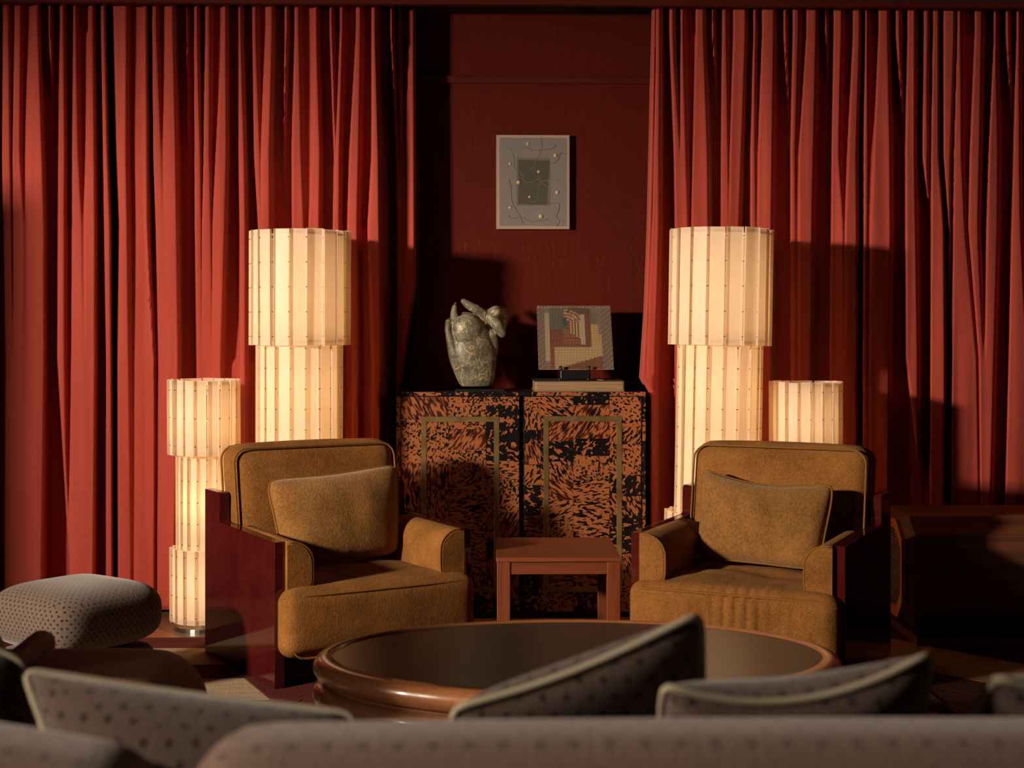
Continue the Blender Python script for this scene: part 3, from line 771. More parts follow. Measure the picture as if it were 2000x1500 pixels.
chain([(800, 620, 80, .0), (800, 800, 95, .01), (770, 1000, 90, .01)])
sc_ = from_bm('sculpture', bm, M['stone'], None, True)
# stone must stand on the plate
minz = min(v.co.z for v in sc_.data.vertices)
for v in sc_.data.vertices:
    if v.co.z < zt+.009: v.co.z = zt+.009
m = sc_.modifiers.new('remesh', 'REMESH'); m.mode = 'VOXEL'; m.voxel_size = .0032; m.use_smooth_shade = True
m = sc_.modifiers.new('smooth', 'SMOOTH'); m.factor = .5; m.iterations = 5
tag(sc_, 'abstract green-grey veined stone torso sculpture standing on the cabinet', 'sculpture')

# ------------------------------------------------------------------ album book, easel, record sleeve
b0 = PY(1044, 762, 5.90); b1 = PY(1221, 762, 5.90); bh = .044
bk = thing('book', 'thick old book with ragged page edges lying on the cabinet', 'book', ((b0.x+b1.x)/2, 5.905, zt))
hw = (b1.x-b0.x)/2
def rag(p, u):
    p.x += .0022*noise.noise(Vector((p.z*400, 1, u.x*3))) if abs(u.x) > .9 else 0
    p.y += .0018*noise.noise(Vector((p.z*400, p.x*8, 5))) if u.y < -.9 else 0
    return p
box('back_cover', -hw, hw-.002, 0, .27, 0, .0035, M['paper'], bk, .001)
rbox('page_block', (0, .134, bh/2), hw-.003, .132, bh/2-.0036, .001, M['paper'], bk, 20, fn=rag)
box('front_cover', -hw-.001, hw-.004, -.001, .27, bh-.0035, bh, M['book_cover'], bk, .001)
zk = zt+bh+.0006
# record sleeve leaning back on a small easel
sx0 = PY(1052, 720, 5.96); sx1 = PY(1199, 720, 5.96)
SW = sx1.x-sx0.x; SH = SW; zs0 = PY(1100, 721, 5.96).z; zs1 = PY(1100, 597, 6.10).z
lean = math.acos(min(1, (zs1-zs0)/SH))
scx = (sx0.x+sx1.x)/2
sleeve = thing('record_sleeve', 'square record sleeve printed with a dotted arched corridor, propped on an easel', 'record sleeve', (scx, 5.96, zs0))
R = Matrix.Rotation(-lean, 4, 'X')
bm = bmesh.new(); bm_box(bm, -SW/2, SW/2, 0, .004, 0, SH)
for v in bm.verts: v.co = R @ v.co
from_bm('cardboard', bm, M['letter'], sleeve)
def corridor(u, v):
    """the print: nested arches of a corridor seen to the left of centre, floor of light and shade; u right, v down"""
    cream, gold, rus, dk, mau = (.50, .40, .26), (.50, .36, .15), (.24, .085, .045), (.14, .09, .07), (.26, .20, .165)
    if v < .05: return (.24, .17, .12)
    if u > .85 or u < .10: return mau if (int(v*50)+int(u*50)) % 4 else (.16, .08, .05)
    if u < .155: return cream if .12 < v < .88 else mau
    if v >= .67:
        if v > .99-(u-.25)*.33: return rus if int(v*50) % 2 else (.20, .09, .05)
        if u < .22: return (.26, .09, .045)
        return gold if int(v*50) % 3 else cream
    if u > .72:
        if v < .10: return mau
        return (gold if v > .3 else (.19, .18, .12)) if u < .82 or v > .45 else mau
    if u > .63: return rus if v > .14 and int(u*50) % 2 else dk
    if u > .585: return cream if .13 < v < .62 else dk
    if .33 < u < .41 and .21 < v < .33: return (.06, .11, .12)
    if v < .24 and u > .36:
        r = math.hypot(u-.38, v-.30)
        if r > .235: return dk
        return cream if int(r/.024) % 2 else rus
    if u < .40 and v < .38: return (.15, .155, .11) if u < .33 else (.17, .13, .085)
    if v < .40+(u-.41)*.8: return cream if int((u-.41)/.021) % 2 else rus
    if v > .62: return rus
    return (rus if u < .5 else (.20, .07, .03)) if int((v-.40)/.022) % 2 else ((.26, .17, .08) if u > .33 else (.17, .08, .05))
nx_, ny_ = 50, 50
V = []; Fc = []; cols = []
for j in range(ny_):
    for i in range(nx_):
        u0, u1 = i/nx_, (i+1)/nx_; v0, v1 = j/ny_, (j+1)/ny_
        c = corridor((u0+u1)/2, (v0+v1)/2)
        x0_, x1_ = -SW/2+u0*SW, -SW/2+u1*SW; z1_, z0_ = SH*(1-v0), SH*(1-v1)
        g = (x1_-x0_)*.19
        b_ = len(V)
        for (x, z) in ((x0_, z0_), (x1_, z0_), (x1_, z1_), (x0_, z1_), (x0_+g, z0_+g), (x1_-g, z0_+g), (x1_-g, z1_-g), (x0_+g, z1_-g)): V.append(R @ Vector((x, -.0006, z)))
        for f in ((0, 1, 5, 4), (1, 2, 6, 5), (2, 3, 7, 6), (3, 0, 4, 7)): Fc.append(tuple(b_+k for k in f)); cols.append(c)
        Fc.append((b_+4, b_+5, b_+6, b_+7)); cols.append((.006, .005, .005))
me = bpy.data.meshes.new('cover_print'); me.from_pydata([tuple(v) for v in V], [], Fc)
at = me.color_attributes.new('Col', 'FLOAT_COLOR', 'CORNER'); li = 0
for p, c in zip(me.polygons, cols):
    for k in p.loop_indices: at.data[k].color = (*c, 1)
q = N('printed_cover'); an = q.n.new('ShaderNodeAttribute'); an.attribute_name = 'Col'; q.base(an.outputs['Color']); q.set(Roughness=.5)
me.materials.append(q.m); pr = link(bpy.data.objects.new('cover_print', me), sleeve); pr['label'] = 'dotted print of nested arches'
# lettering along the top edge
def glyph(ch, size):
    cu = bpy.data.curves.new('t', 'FONT'); cu.body = ch; cu.size = size; cu.align_x = 'CENTER'; cu.extrude = .0002
    o = bpy.data.objects.new('t', cu); COL.objects.link(o)
    bpy.context.view_layer.update()
    me_ = bpy.data.meshes.new_from_object(o.evaluated_get(bpy.context.evaluated_depsgraph_get()))
    bpy.data.objects.remove(o); return me_
bm = bmesh.new()
for ch, x in (('M', 150), ('C', 210), ('C', 275), ('O', 335), ('Y', 390), ('T', 470), ('Y', 530), ('N', 590), ('E', 645), ('R', 705), ('F', 965), ('O', 1025), ('C', 1085), ('A', 1140), ('L', 1200), ('P', 1295), ('O', 1350), ('I', 1410), ('N', 1465), ('T', 1520)):
    g_ = glyph(ch, .0085); k0 = len(bm.verts); bm.from_mesh(g_); bm.verts.ensure_lookup_table()
    for v in bm.verts[k0:]:
        v.co = R @ Vector((v.co.x-SW/2+(x-120)/1450*SW, -.0012+v.co.z, v.co.y+SH*.962))
lt_ = from_bm('lettering', bm, M['letter'], sleeve)
bm = bmesh.new(); bm_box(bm, SW*.44, SW*.475, -.0012, -.0004, SH*.03, SH*.05)
for v in bm.verts: v.co = R @ v.co
from_bm('printed_mark', bm, simple('grey_blue_print', (.10, .12, .14, 1), .6), sleeve)
# easel
ez = thing('easel', 'small black easel holding up the record sleeve on the book', 'easel', (scx-.01, 5.955, zk))
ledge_h = zs0-zk-.004
box('ledge', -.055, .060, -.022, .004, .004, ledge_h, M['black'], ez, .003, 2)
for s in (-1, 1):
    x = s*.057+.003
    box('foot', x-.008, x+.008, -.030, .016, 0, .008, M['black'], ez, .002, 2)
    V, Fc = tube_data([(x, .004, .006), (x, -.012, ledge_h*.6), (x, -.016, ledge_h+.004), (x, -.018, ledge_h+.017)], .006, 10)
    mesh('hook', V, Fc, M['black'], ez, True)
tube('back_leg', [(0, .004, ledge_h*.6), (0, .10, .006)], .004, M['black'], ez)
tube('back_rest', [(0, .004, ledge_h*.5), Vector((0, .004, ledge_h))+(R @ Vector((0, .010, SH*.5)))], .004, M['black'], ez)
box('cord_end', scx+.08, scx+.105, 5.915, 5.92, zk, zk+.003, M['paper'], None, .001)
o = bpy.data.objects['cord_end']; o.name = 'paper_slip'; tag(o, 'small crumpled paper slip beside the easel on the book', 'paper')

# ------------------------------------------------------------------ painting on the wall
p0 = PY(969.5, 447.5, WY-.03); p1 = PY(1112.5, 264, WY-.03)
PW, PH = p1.x-p0.x, p1.z-p0.z
pt = thing('painting', 'small unframed grey-blue abstract canvas with beads and threads on the red wall', 'painting', (p0.x, WY-.001, p0.z))
pt['label'] = 'small unframed grey-blue abstract canvas with beads and threads on the red wall'
box('stretched_canvas', 0, PW, -.032, 0, 0, PH, M['canvas'], pt, .002, 2)
def pq(x, y): # photo-zoom units (938 x 1205 canvas, origin 190,152)
    return ((x-190)/938*PW, (1-(y-152)/1205)*PH)
rr_ = random.Random(3)
def field(nm, rect, mat, y0, r=.004, wob=.0006):
    (x0, z1), (x1, z0) = pq(rect[0], rect[1]), pq(rect[2], rect[3])
    pts = [( (x0+x1)/2+px_, (z0+z1)/2+pz_) for px_, pz_ in rrect((x1-x0)/2, (z1-z0)/2, r)]
    pts = [(a+rr_.uniform(-wob, wob), b+rr_.uniform(-wob, wob)) for a, b in pts]
    return prism(nm, pts, y0-.0004, y0, 'y', M[mat], pt)
field('painted_field', (230, 188, 1092, 1318), 'paint_blue', -.032, .008)
M['paint_halo'] = simple('warm_grey_halo', (.145, .125, .110, 1), .9)
field('halo', (446, 446, 880, 1058), 'paint_halo', -.0324, .002)
pts = [pq(470, 470), pq(870, 480), pq(836, 1046), pq(470, 1036)]
prism('dark_rectangle', pts, -.0332, -.0328, 'y', M['paint_green'], pt)
for (x, y, r) in ((592, 266, 21), (945, 413, 26), (365, 521, 19), (731, 622, 20), (472, 760, 25), (615, 946, 18), (968, 886, 25), (366, 1082, 21), (759, 1193, 30)):
    a, b = pq(x, y); bm = bmesh.new()
    bmesh.ops.create_uvsphere(bm, u_segments=12, v_segments=8, radius=r/938*PW, matrix=Matrix.Translation((a, -.0335, b)) @ Matrix.Diagonal((1, .5, 1, 1)))
    from_bm('bead', bm, M['bead'], pt, True)
def spline(P, n=8):
    out = []
    for i in range(len(P)-1):
        p0_, p1_, p2_, p3_ = P[max(i-1, 0)], P[i], P[i+1], P[min(i+2, len(P)-1)]
        for k in range(n):
            t = k/n
            out.append(tuple(.5*((2*p1_[j])+(-p0_[j]+p2_[j])*t+(2*p0_[j]-5*p1_[j]+4*p2_[j]-p3_[j])*t*t+(-p0_[j]+3*p1_[j]-3*p2_[j]+p3_[j])*t**3) for j in range(len(P[0]))))
    out.append(tuple(P[-1])); return out
th = [('thread', [(757, 195), (770, 330), (690, 490), (670, 560), (612, 610)]),
      ('thread', [(308, 335), (370, 340), (412, 440), (420, 580), (500, 640), (555, 745), (640, 760), (715, 715), (775, 770), (850, 820), (905, 920)]),
      ('thread', [(612, 1000), (680, 1005), (722, 930), (730, 800), (800, 735), (900, 742), (990, 730)]),
      ('thread_brown', [(350, 720), (375, 840), (390, 1000), (440, 1110), (500, 1200), (520, 1280)]),
      ('thread_brown', [(345, 1175), (380, 1222), (520, 1205), (620, 1255), (740, 1250), (860, 1220)]),
      ('thread_brown', [(495, 312), (570, 315), (640, 350), (780, 340), (900, 330), (950, 280), (870, 255)]),
      ('thread_brown', [(900, 520), (970, 480), (1015, 385), (1085, 400)]),
      ('thread_brown', [(850, 980), (870, 1025), (980, 1025), (990, 1100), (960, 1190), (995, 1260), (955, 1320)])]
for m_, pp in th:
    path = [(a, -.0337, b) for a, b in (pq(x, y) for x, y in spline(pp))]
    tube('thread', path, .0009, M[m_], pt, 5)

# ------------------------------------------------------------------ armchairs
def make_armchair(label, loc, rz, ripple):
    t = thing('armchair', label, 'armchair', loc, rz, 'mustard lacquer-sided armchairs')
    hw, th_ = .356, .034
    for s in (-1, 1):
        pts = [(-.32, 0), (.32, 0), (.32, .573), (.188, .573), (.178, .569), (.174, .559), (.174, .481), (.170, .473), (.162, .470), (-.32, .463)]
        x0, x1 = (hw-th_, hw) if s > 0 else (-hw, -hw+th_)
        prism('side_panel', pts, x0, x1, 'x', M['lacquer'], t, .0015, 2)
    box('back_panel', -hw+th_, hw-th_, .285, .315, .02, .56, M['lacquer'], t, .002)
    box('base_frame', -hw+th_, hw-th_, -.27, .285, .012, .10, M['black'], t, .002)
    iw = hw-th_-.002
    lean_ = .16
    def back_fn(p, u):
        dz = p.z-.30; p.y += dz*lean_; return p
    bc = (0, .165, .515)
    rbox('back_cushion', bc, iw-.004, .065, .215, .055, M['mustard'], t, 16, (0, .012, .006), back_fn)
    def on_back(x, z): dz = z-.30; return (x, .165-.064+dz*lean_, z)
    for yo in (0, .128):
        path = [(x, on_back(x, z+.515)[1]+yo*.98+.002, z+.515) for x, z in rrect(iw-.012, .206, .05)]
        tube('piping', path, .0038, M['mustard_pipe'], t, 6, True)
    # seat
    rs = random.Random(int(loc[0]*100))
    def seat_fn(p, u):
        if p.y > -.318: p.x *= (iw/.348)
        if p.z > .28: p.z += .010*noise.noise(Vector((p.x*6+ripple*5, p.y*6, 1)))
        if ripple and u.y < -.5 or (ripple and u.z > .7 and p.y < -.25):
            w_ = math.exp(-((p.x-.03)/.10)**2); p.y -= .011*w_*math.sin(p.x*170+2*noise.noise(Vector((p.x*20, 0, p.z*8)))); p.z += 0
        if ripple and u.z > .9:
            p.z += .008*math.exp(-((p.y+.1)/.12)**2)*math.sin(p.y*55+p.x*9)*.6
        return p
    rbox('seat_cushion', (0, -.085, .205), .348, .30, .108, .045, M['mustard'], t, 70 if ripple else 26, (0, .010, .018), seat_fn)
    path = [(x, -.375-.008*(1-(x/.34)**2), z+.196) for x, z in rrect(.318, .098, .045)]
    tube('piping', path, .0042, M['mustard_pipe'], t, 6, True)
    # arm pads
    for s in (-1, 1):
        prof = [(0, .27), (0, .462)]
        for k in range(11):
            a = PI/2-k/10*PI/2; prof.append((.020+.070*math.cos(a), .392+.070*math.sin(a)))
        prof += [(.090, .34), (.080, .285), (.068, .27)]
        V = []; Fc = []; n_ = len(prof); ycs = [-.338, -.334, -.322, -.2, -.1, -.02, .06]
        for yi, y in enumerate(ycs):
            sc0 = (.93, .98, 1, 1, 1, 1, 1)[yi]
            for (x, z) in prof:
                X = x*sc0; Z = .36+(z-.36)*sc0 + (y+.33)*.018
                V.append((s*(iw-X), y, Z))
        for j in range(len(ycs)-1):
            for k in range(n_): Fc.append((j*n_+k, j*n_+(k+1) % n_, (j+1)*n_+(k+1) % n_, (j+1)*n_+k))
        Fc.append(tuple(range(n_))); Fc.append(tuple((len(ycs)-1)*n_+k for k in range(n_)))
        pad = mesh('arm_pad', V, Fc, M['mustard'], t, True, True)
        for p in pad.data.polygons:
            if len(p.vertices) > 4: p.use_smooth = False
        path = [(s*(iw-x), -.334, .36+(z-.36)*.99) for x, z in prof[1:]]
        tube('piping', path, .0035, M['mustard_pipe'], pad, 6)
    return t
cL = cw(-.61, 5.136, .0105); cR = cw(.855, 5.035, .0105)
aL, aR = math.radians(31.3-1.5), math.radians(-26.6-1.5)
make_armchair('mustard armchair with burgundy lacquer sides on the left, facing right', cL, aL, 0)
make_armchair('mustard armchair with burgundy lacquer sides on the right, gathered seat front', cR, aR, 1)

# ------------------------------------------------------------------ loose cushions (Coons patch between four drawn edges)
def bez(a, m, b, n):   # passes through m in the middle
    a, m, b = Vector(a), Vector(m), Vector(b); c = 2*m-(a+b)/2
    return [(1-t)**2*a+2*t*(1-t)*c+t*t*b for t in (i/n for i in range(n+1))]
def pillow(name, label, cat, TL, TR, BR, BL, mats, thick, group, mids=None, n=26, pipe=.004, wr=0, seed=0, nrm=None, cr=.03):
    TL, TR, BR, BL = map(Vector, (TL, TR, BR, BL)); mids = mids or {}
    cen = (TL+TR+BR+BL)/4
    def mid(k, a, b, pinch=.035):
        if k in mids: return Vector(mids[k])
        m = (a+b)/2; return m+(cen-m)*pinch
    top = bez(TL, mid('T', TL, TR), TR, n); bot = bez(BL, mid('B', BL, BR), BR, n)
    lef = bez(TL, mid('L', TL, BL), BL, n); rig = bez(TR, mid('R', TR, BR), BR, n)
    def pull(L, u0, u1, v0, v1):
        for i in range(len(L)):
            t = i/(len(L)-1); u = u0+(u1-u0)*t; v = v0+(v1-v0)*t; L[i] = cen+(L[i]-cen)*(1-cr*abs(u*v)**5)
    nv = nrm or (TR-TL).cross(BL-TL).normalized()
    loc = Vector((cen.x, cen.y, min(p.z for p in (TL, TR, BR, BL))))
    t = thing(name, label, cat, loc, 0, group)
    def S(i, j):
        u, v = i/n, j/n
        return (top[i]*(1-v)+bot[i]*v)+(lef[j]*(1-u)+rig[j]*u)-(TL*(1-u)*(1-v)+TR*u*(1-v)+BL*(1-u)*v+BR*u*v)
    V = []; Fc = []; idx = {}
    for side in (1, -1):
        for j in range(n+1):
            for i in range(n+1):
                edge = i in (0, n) or j in (0, n)
                if edge and side == -1: idx[(side, i, j)] = idx[(1, i, j)]; continue
                u, v = 2*i/n-1, 2*j/n-1
                h = thick/2*((1-abs(u)**2.4)*(1-abs(v)**2.4))**.55
                w_ = 0
                if wr:
                    w_ = wr*noise.noise(Vector((u*3.5+seed, v*1.2, side)))*(1-abs(u)**3) + wr*.7*smoothstep(.3, 1, v)*math.sin(u*17+seed+noise.noise(Vector((u*5, v*3, 2)))*2)*math.exp(-((u-.1)/.45)**2)
                q0 = S(i, j); q0 = cen+(q0-cen)*(1-cr*abs(u*v)**5)
                p = q0+nv*side*(h+w_*(h/(thick/2)))-loc
                idx[(side, i, j)] = len(V); V.append(p)
        for j in range(n):
            for i in range(n): Fc.append(tuple(idx[(side, a, b)] for a, b in ((i, j), (i+1, j), (i+1, j+1), (i, j+1))))
    o = mesh('cushion_body', V, Fc, mats[0], t, True, True)
    pull(top, -1, 1, -1, -1); pull(bot, -1, 1, 1, 1); pull(lef, -1, -1, -1, 1); pull(rig, 1, 1, -1, 1)
    loop = [p-loc for p in top[:-1]+rig[:-1]+bot[::-1][:-1]+lef[::-1][:-1]]
    # round the corners a little
    for _ in range(2): loop = [(loop[k-1]+loop[k]*2+loop[(k+1) % len(loop)])/4 for k in range(len(loop))]
    tube('piping', loop, pipe, mats[1], t, 8, True)
    return t
def chair_pt(c, a, x, y, z):
    return Vector((c.x+x*math.cos(a)-y*math.sin(a), c.y+x*math.sin(a)+y*math.cos(a), z))
pm = (M['mustard_pile'], M['mustard_pipe'])
f_ = lambda x, y, z: chair_pt(cL, aL, x, y, z)
pillow('cushion', 'mustard lumbar cushion in the left armchair', 'cushion', f_(-.25, .035, .640), f_(.265, .035, .672), f_(.222, -.055, .355), f_(-.22, -.055, .352), pm, .15, 'mustard lumbar cushions',
       {'T': f_(0, .035, .638)}, wr=.004, seed=1, cr=.10)
f_ = lambda x, y, z: chair_pt(cR, aR, x, y, z)
pillow('cushion', 'slumped mustard lumbar cushion in the right armchair, wrinkled at its foot', 'cushion', f_(-.245, .055, .665), f_(.240, .03, .632), f_(.212, -.09, .352), f_(-.22, -.055, .362), pm, .15, 'mustard lumbar cushions',
       {'T': f_(-.02, .045, .612), 'R': f_(.215, -.02, .47)}, wr=.010, seed=4, cr=.07)

# ------------------------------------------------------------------ side table
tz = .385
a0 = PZ(969, 1090, tz); a1 = PZ(1214, 1090, tz); bb = PZ(965, 1050, tz)
TW, TD = (a1-a0).length, (bb.y-a0.y)
st = thing('side_table', 'small reddish wood side table between the two armchairs', 'table', ((a0.x+a1.x)/2, a0.y, .0105), -YAW*.5)
z_ = tz-.0105
box('tabletop', -TW/2, TW/2, 0, TD, z_-.014, z_, M['side_wood'], st, .002)
lw = .044
for sx in (-1, 1):
    for y in (.004, TD-.004-lw):
        x0 = -TW/2+.003 if sx < 0 else TW/2-.003-lw
        box('leg', x0, x0+lw, y, y+lw, 0, z_-.0145, M['side_leg'], st, .002)
box('apron', -TW/2+.003+lw, TW/2-.003-lw, .008, .026, z_-.056, z_-.0145, M['side_wood'], st, .001)
box('apron', -TW/2+.003+lw, TW/2-.003-lw, TD-.026, TD-.008, z_-.056, z_-.0145, M['side_wood'], st, .001)
for sx in (-1, 1):
    x0 = sx*(TW/2-.016)
    box('apron', x0-.009, x0+.009, .005+lw, TD-.005-lw, z_-.056, z_-.0145, M['side_wood'], st, .001)

# ------------------------------------------------------------------ oval coffee table
cth = .36
pc = cw(.158, 3.60, .0105)
ct = thing('coffee_table', 'oval coffee table with black slate top and double rounded wooden rim', 'table', pc, -YAW)
A_, B_ = .590, .385
def ering(name, prof, mat, n=96, parent=ct):
    """prof: (offset outward from the slate edge, z) closed loop swept round the oval"""
    V = []; Fc = []; m_ = len(prof)
    for k in range(n):
        a = 2*PI*k/n
        for (o_, z) in prof: V.append(((A_+o_)*math.cos(a), (B_+o_)*math.sin(a), z))
    for k in range(n):
        for i in range(m_): Fc.append((k*m_+i, k*m_+(i+1) % m_, ((k+1) % n)*m_+(i+1) % m_, ((k+1) % n)*m_+i))
    return mesh(name, V, Fc, mat, parent, True)
zt_ = cth-.0105
def bull(o0, o1, z0, z1, n=10):
    r = (z1-z0)/2; P = [(o0, z0)]
    for k in range(n+1):
        a = -PI/2+PI*k/n; P.append((o1-r+r*math.cos(a)*1.0, (z0+z1)/2+r*math.sin(a)))
    P.append((o0, z1)); return P
V = [(0, 0, zt_)]; n_ = 96
for k in range(n_): V.append((A_*math.cos(2*PI*k/n_), B_*math.sin(2*PI*k/n_), zt_))
for k in range(n_): V.append((A_*math.cos(2*PI*k/n_), B_*math.sin(2*PI*k/n_), zt_-.02))
Fc = [(0, 1+k, 1+(k+1) % n_) for k in range(n_)]+[(1+k, 1+(k+1) % n_, 1+n_+(k+1) % n_, 1+n_+k) for k in range(n_)]+[tuple(1+n_+k for k in range(n_))]
slab = mesh('slate_top', V, Fc, M['slate'], ct)
ering('rim', bull(.0006, .048, zt_-.050, zt_+.003), M['table_wood'])
ering('groove', [(-.05, zt_-.062), (.018, zt_-.062), (.018, zt_-.049), (-.05, zt_-.049)], M['table_wood'])
ering('lower_rim', bull(-.06, .050, zt_-.112, zt_-.060), M['table_wood'])
ering('under_ring', bull(-.10, .012, zt_-.150, zt_-.1125), M['table_wood'])
bm = bmesh.new()
bmesh.ops.create_cone(bm, cap_ends=True, segments=64, radius1=1, radius2=1, depth=1, matrix=Matrix.Translation((0, 0, (zt_-.150)/2+.02)) @ Matrix.Diagonal((A_*.72, B_*.70, zt_-.190, 1)))
from_bm('pedestal', bm, M['table_wood'], ct, False)
bm = bmesh.new()
bmesh.ops.create_cone(bm, cap_ends=True, segments=64, radius1=1, radius2=.97, depth=.04, matrix=Matrix.Translation((0, 0, .02)) @ Matrix.Diagonal((A_*.86, B_*.86, 1, 1)))
from_bm('foot_plate', bm, M['table_wood'], ct, False)

# ------------------------------------------------------------------ long wooden loudspeaker on the right
SX = PD(1788, 1041, 5.35)
spk = thing('loudspeaker', 'low long octagonal wooden loudspeaker with woven grille by the right curtain', 'speaker', (SX.x, SX.y, 0), -YAW)
L_ = 1.25
zf1, zt1 = .405, .462
def octo(s=0.0, x=0): # profile (y, z), y into the room's back
    y0, y1, z0, z1, c = 0+s, .50-s, .075+s, zt1-s, .062
    return [(y0, z0+c), (y0, z1-c), (y0+c+.02, z1), (y1-c-.02, z1), (y1, z1-c), (y1, z0+c), (y1-c, z0), (y0+c, z0)]
body = prism('body', octo(), 0, L_, 'x', M['speaker_wood'], spk, .0015, 1)
# splayed collar towards the end frame
O0, O1 = octo(0), octo(.016)
V = [(0.0, a, b) for a, b in O0]+[(-.030, a, b) for a, b in O1]
Fc = [(k, (k+1) % 8, 8+(k+1) % 8, 8+k) for k in range(8)]+[tuple(range(8)), tuple(range(15, 7, -1))]
mesh('end_collar', [(x-.0006, y, z) for x, y, z in V], Fc, M['speaker_wood'], spk)
# frame of eight boards round the grille
O2, O3 = octo(.016), octo(.050)
for k in range(8):
    j = (k+1) % 8
    V = [(-.046, *O2[k]), (-.046, *O2[j]), (-.042, *O3[j]), (-.042, *O3[k]), (-.0308, *O2[k]), (-.0308, *O2[j]), (-.0308, *O3[j]), (-.0308, *O3[k])]
    mesh('frame_board', V, [(0, 1, 2, 3), (4, 7, 6, 5), (0, 4, 5, 1), (2, 6, 7, 3), (1, 5, 6, 2), (0, 3, 7, 4)], M['speaker_frame'], spk)
prism('grille_backing', octo(.048), -.0325, -.0308, 'x', M['black_cloth'], spk)
bm = bmesh.new()
ya, yb, za, zc_ = .052, .448, .127, .410
k = 0; zz = za
def inside(y, z):
    c = .05; return (y-ya)+(z-za) > c*.6 and (yb-y)+(z-za) > c*.6 and (y-ya)+(zc_-z) > c*.9 and (yb-y)+(zc_-z) > c*.9
nzr = int((zc_-za)/.0085); nyr = int((yb-ya)/.012)
for i in range(nzr):
    z = za+(i+.5)*(zc_-za)/nzr; ys_ = [ya+k*(yb-ya)/60 for k in range(61) if inside(ya+k*(yb-ya)/60, z)]
    if ys_: bm_box(bm, -.0375, -.0350, ys_[0], ys_[-1], z-.0012, z+.0012)
for i in range(nyr):
    y = ya+(i+.5)*(yb-ya)/nyr; zs_ = [za+k*(zc_-za)/60 for k in range(61) if inside(y, za+k*(zc_-za)/60)]
    if zs_: bm_box(bm, -.0365, -.0342, y-.0012, y+.0012, zs_[0], zs_[-1])
g_ = from_bm('grille', bm, M['grille'], spk); g_['kind'] = 'stuff'
box('recess', .03, L_-.03, .05, .46, .030, .075, M['black_cloth'], spk)
box('plinth', .01, L_-.01, .02, .48, 0, .030, M['speaker_wood'], spk, .002)

# ------------------------------------------------------------------ ottoman
oc = PD(150, 1150, 4.66)
ot = thing('ottoman', 'low dotted grey-brown ottoman in front of the left curtain', 'ottoman', (oc.x, oc.y, .0105), math.radians(-38))
def ott(p, u):
    n1, m1 = 5.0, 3.0
    k = ((abs(u.x)**n1+abs(u.y)**n1)**(m1/n1)+abs(u.z)**m1)**(-1/m1)
    return Vector((u.x*k*.212, u.y*k*.212, .245+u.z*k*.105))
rbox('seat_cushion', (0, 0, .245), .212, .212, .105, .065, M['ottoman'], ot, 22, (0, 0, 0), ott)
rbox('base', (0, 0, .074), .175, .175, .072, .03, M['ottoman'], ot, 8, (0, 0, 0))

# ------------------------------------------------------------------ brown leather armchair at the left
la = cw(-.657, 3.08, 0)
lc = thing('chaise', 'dark brown leather chaise with leaning backrest at the left edge, beyond the sofa', 'chaise', (la.x, la.y, .0105), math.radians(2))
rbox('seat', (-.42, 0, .295), .42, .30, .135, .12, M['leather'], lc, 18, (.0, .0, .012))
def bk_fn(p, u):
    p.x -= (p.z-.3)*.46; return p
rbox('backrest', (-.475, 0, .53), .085, .29, .30, .075, M['leather'], lc, 14, (.01, 0, 0), bk_fn)
rbox('bolster', (-.37, .02, .440), .030, .24, .030, .028, M['leather'], lc, 8)
for x in (-.78, -.06):
    for y in (-.22, .22): box('leg', x-.02, x+.02, y-.02, y+.02, 0, .17, M['black'], lc, .003)

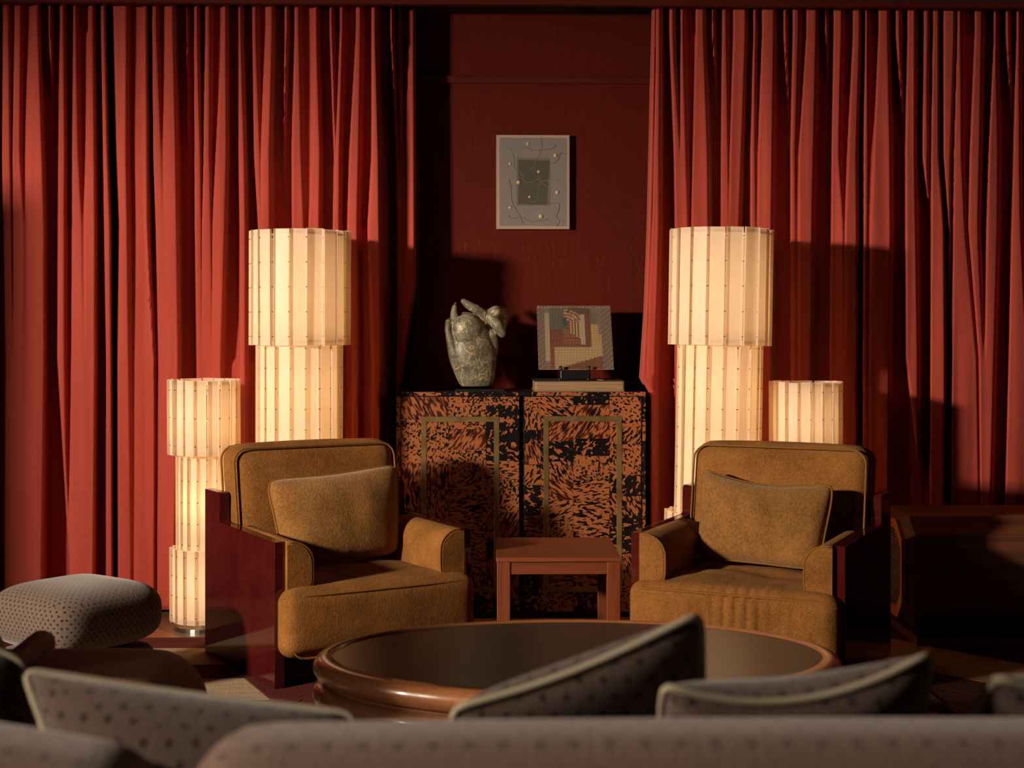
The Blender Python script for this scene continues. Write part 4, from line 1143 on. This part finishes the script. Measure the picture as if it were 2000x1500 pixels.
# ------------------------------------------------------------------ sofa in the foreground (seen from behind)
sy = 1.47
sf = thing('sofa', 'taupe ribbed sofa seen from behind across the foreground', 'sofa', (0.15, sy, .0105), -YAW)
zs = H-(1430-640)/F*1.47-.0105
xg = (430-1000)/F*1.47-.15
def bf(p, u):
    # the top roll falls away towards the gap
    return p
rbox('back_cushion', ((xg+.005+1.05)/2, 0, zs-.19), (1.05-xg-.005)/2, .095, .19, .075, M['sofa'], sf, 30, (0, .01, .006))
def bf2(p, u):
    p.z += -.055*max(0, (p.x-(xg-.38)))/.38*smoothstep(.3, 1, u.z)
    return p
rbox('back_cushion', (xg-.005-.42, -.005, zs-.165), .42, .10, .19, .080, M['sofa'], sf, 30, (0, .01, .006), bf2)
rbox('seat_cushion', ((xg+1.05)/2, .46, .34), (1.05-xg)/2-.004, .36, .075, .045, M['sofa'], sf, 16, (0, 0, .012))
rbox('seat_cushion', (xg-.43, .46, .34), .42, .36, .075, .045, M['sofa'], sf, 16, (0, 0, .012))
rbox('base', (.12, .36, .165), .98+.05, .44, .10, .02, M['sofa'], sf, 6)
for x in (-.85, 1.05):
    for y in (.02, .72): box('leg', x-.025, x+.025, y-.025, y+.025, 0, .07, M['black'], sf, .003)
mp = (M['pillow'], M['piping'])
sg = 'dotted pillows with pale piping on the sofa'
def C(px, py, d): return PD(px, py, d)
pillow('pillow', 'dotted taupe pillow with pale piping, long low one left of centre on the sofa', 'pillow', C(40, 1305, 1.80), C(695, 1392, 1.80), C(700, 1660, 1.70), C(150, 1640, 1.70), mp, .12, sg, {'T': C(370, 1357, 1.80)}, pipe=.0052, seed=2)
pillow('pillow', 'dotted dark pillow whose pointed corner rises highest in front of the coffee table', 'pillow', C(884, 1380, 1.84), C(1374, 1190, 1.84), C(1376, 1560, 2.08), C(840, 1600, 2.08), mp, .12, sg, {'T': C(1120, 1312, 1.84), 'R': C(1372, 1385, 1.96)}, pipe=.0050, seed=3)
pillow('pillow', 'dotted dark pillow with pale piping sagging in its top edge, right of the pointed one', 'pillow', C(1294, 1336, 1.68), C(1826, 1268, 1.68), C(1780, 1560, 1.90), C(1280, 1570, 1.90), mp, .13, sg, {'T': C(1560, 1368, 1.68), 'R': C(1800, 1415, 1.79), 'L': C(1290, 1440, 1.77)}, pipe=.0050, seed=5)
pillow('pillow', 'dotted pillow with bright piping cut by the right edge of the view', 'pillow', C(1943, 1324, 1.70), C(2330, 1400, 1.70), C(2350, 1640, 1.90), C(1800, 1540, 1.88), mp, .12, sg, {'L': C(1880, 1430, 1.78)}, pipe=.0066, seed=6, cr=0)
pillow('pillow', 'dark dotted pillow at the far left end of the sofa', 'pillow', C(-420, 1190, 1.98), C(48, 1288, 1.98), C(110, 1620, 1.88), C(-400, 1640, 1.88), mp, .13, sg, {'T': C(-180, 1225, 1.98)}, pipe=.0055, seed=7)
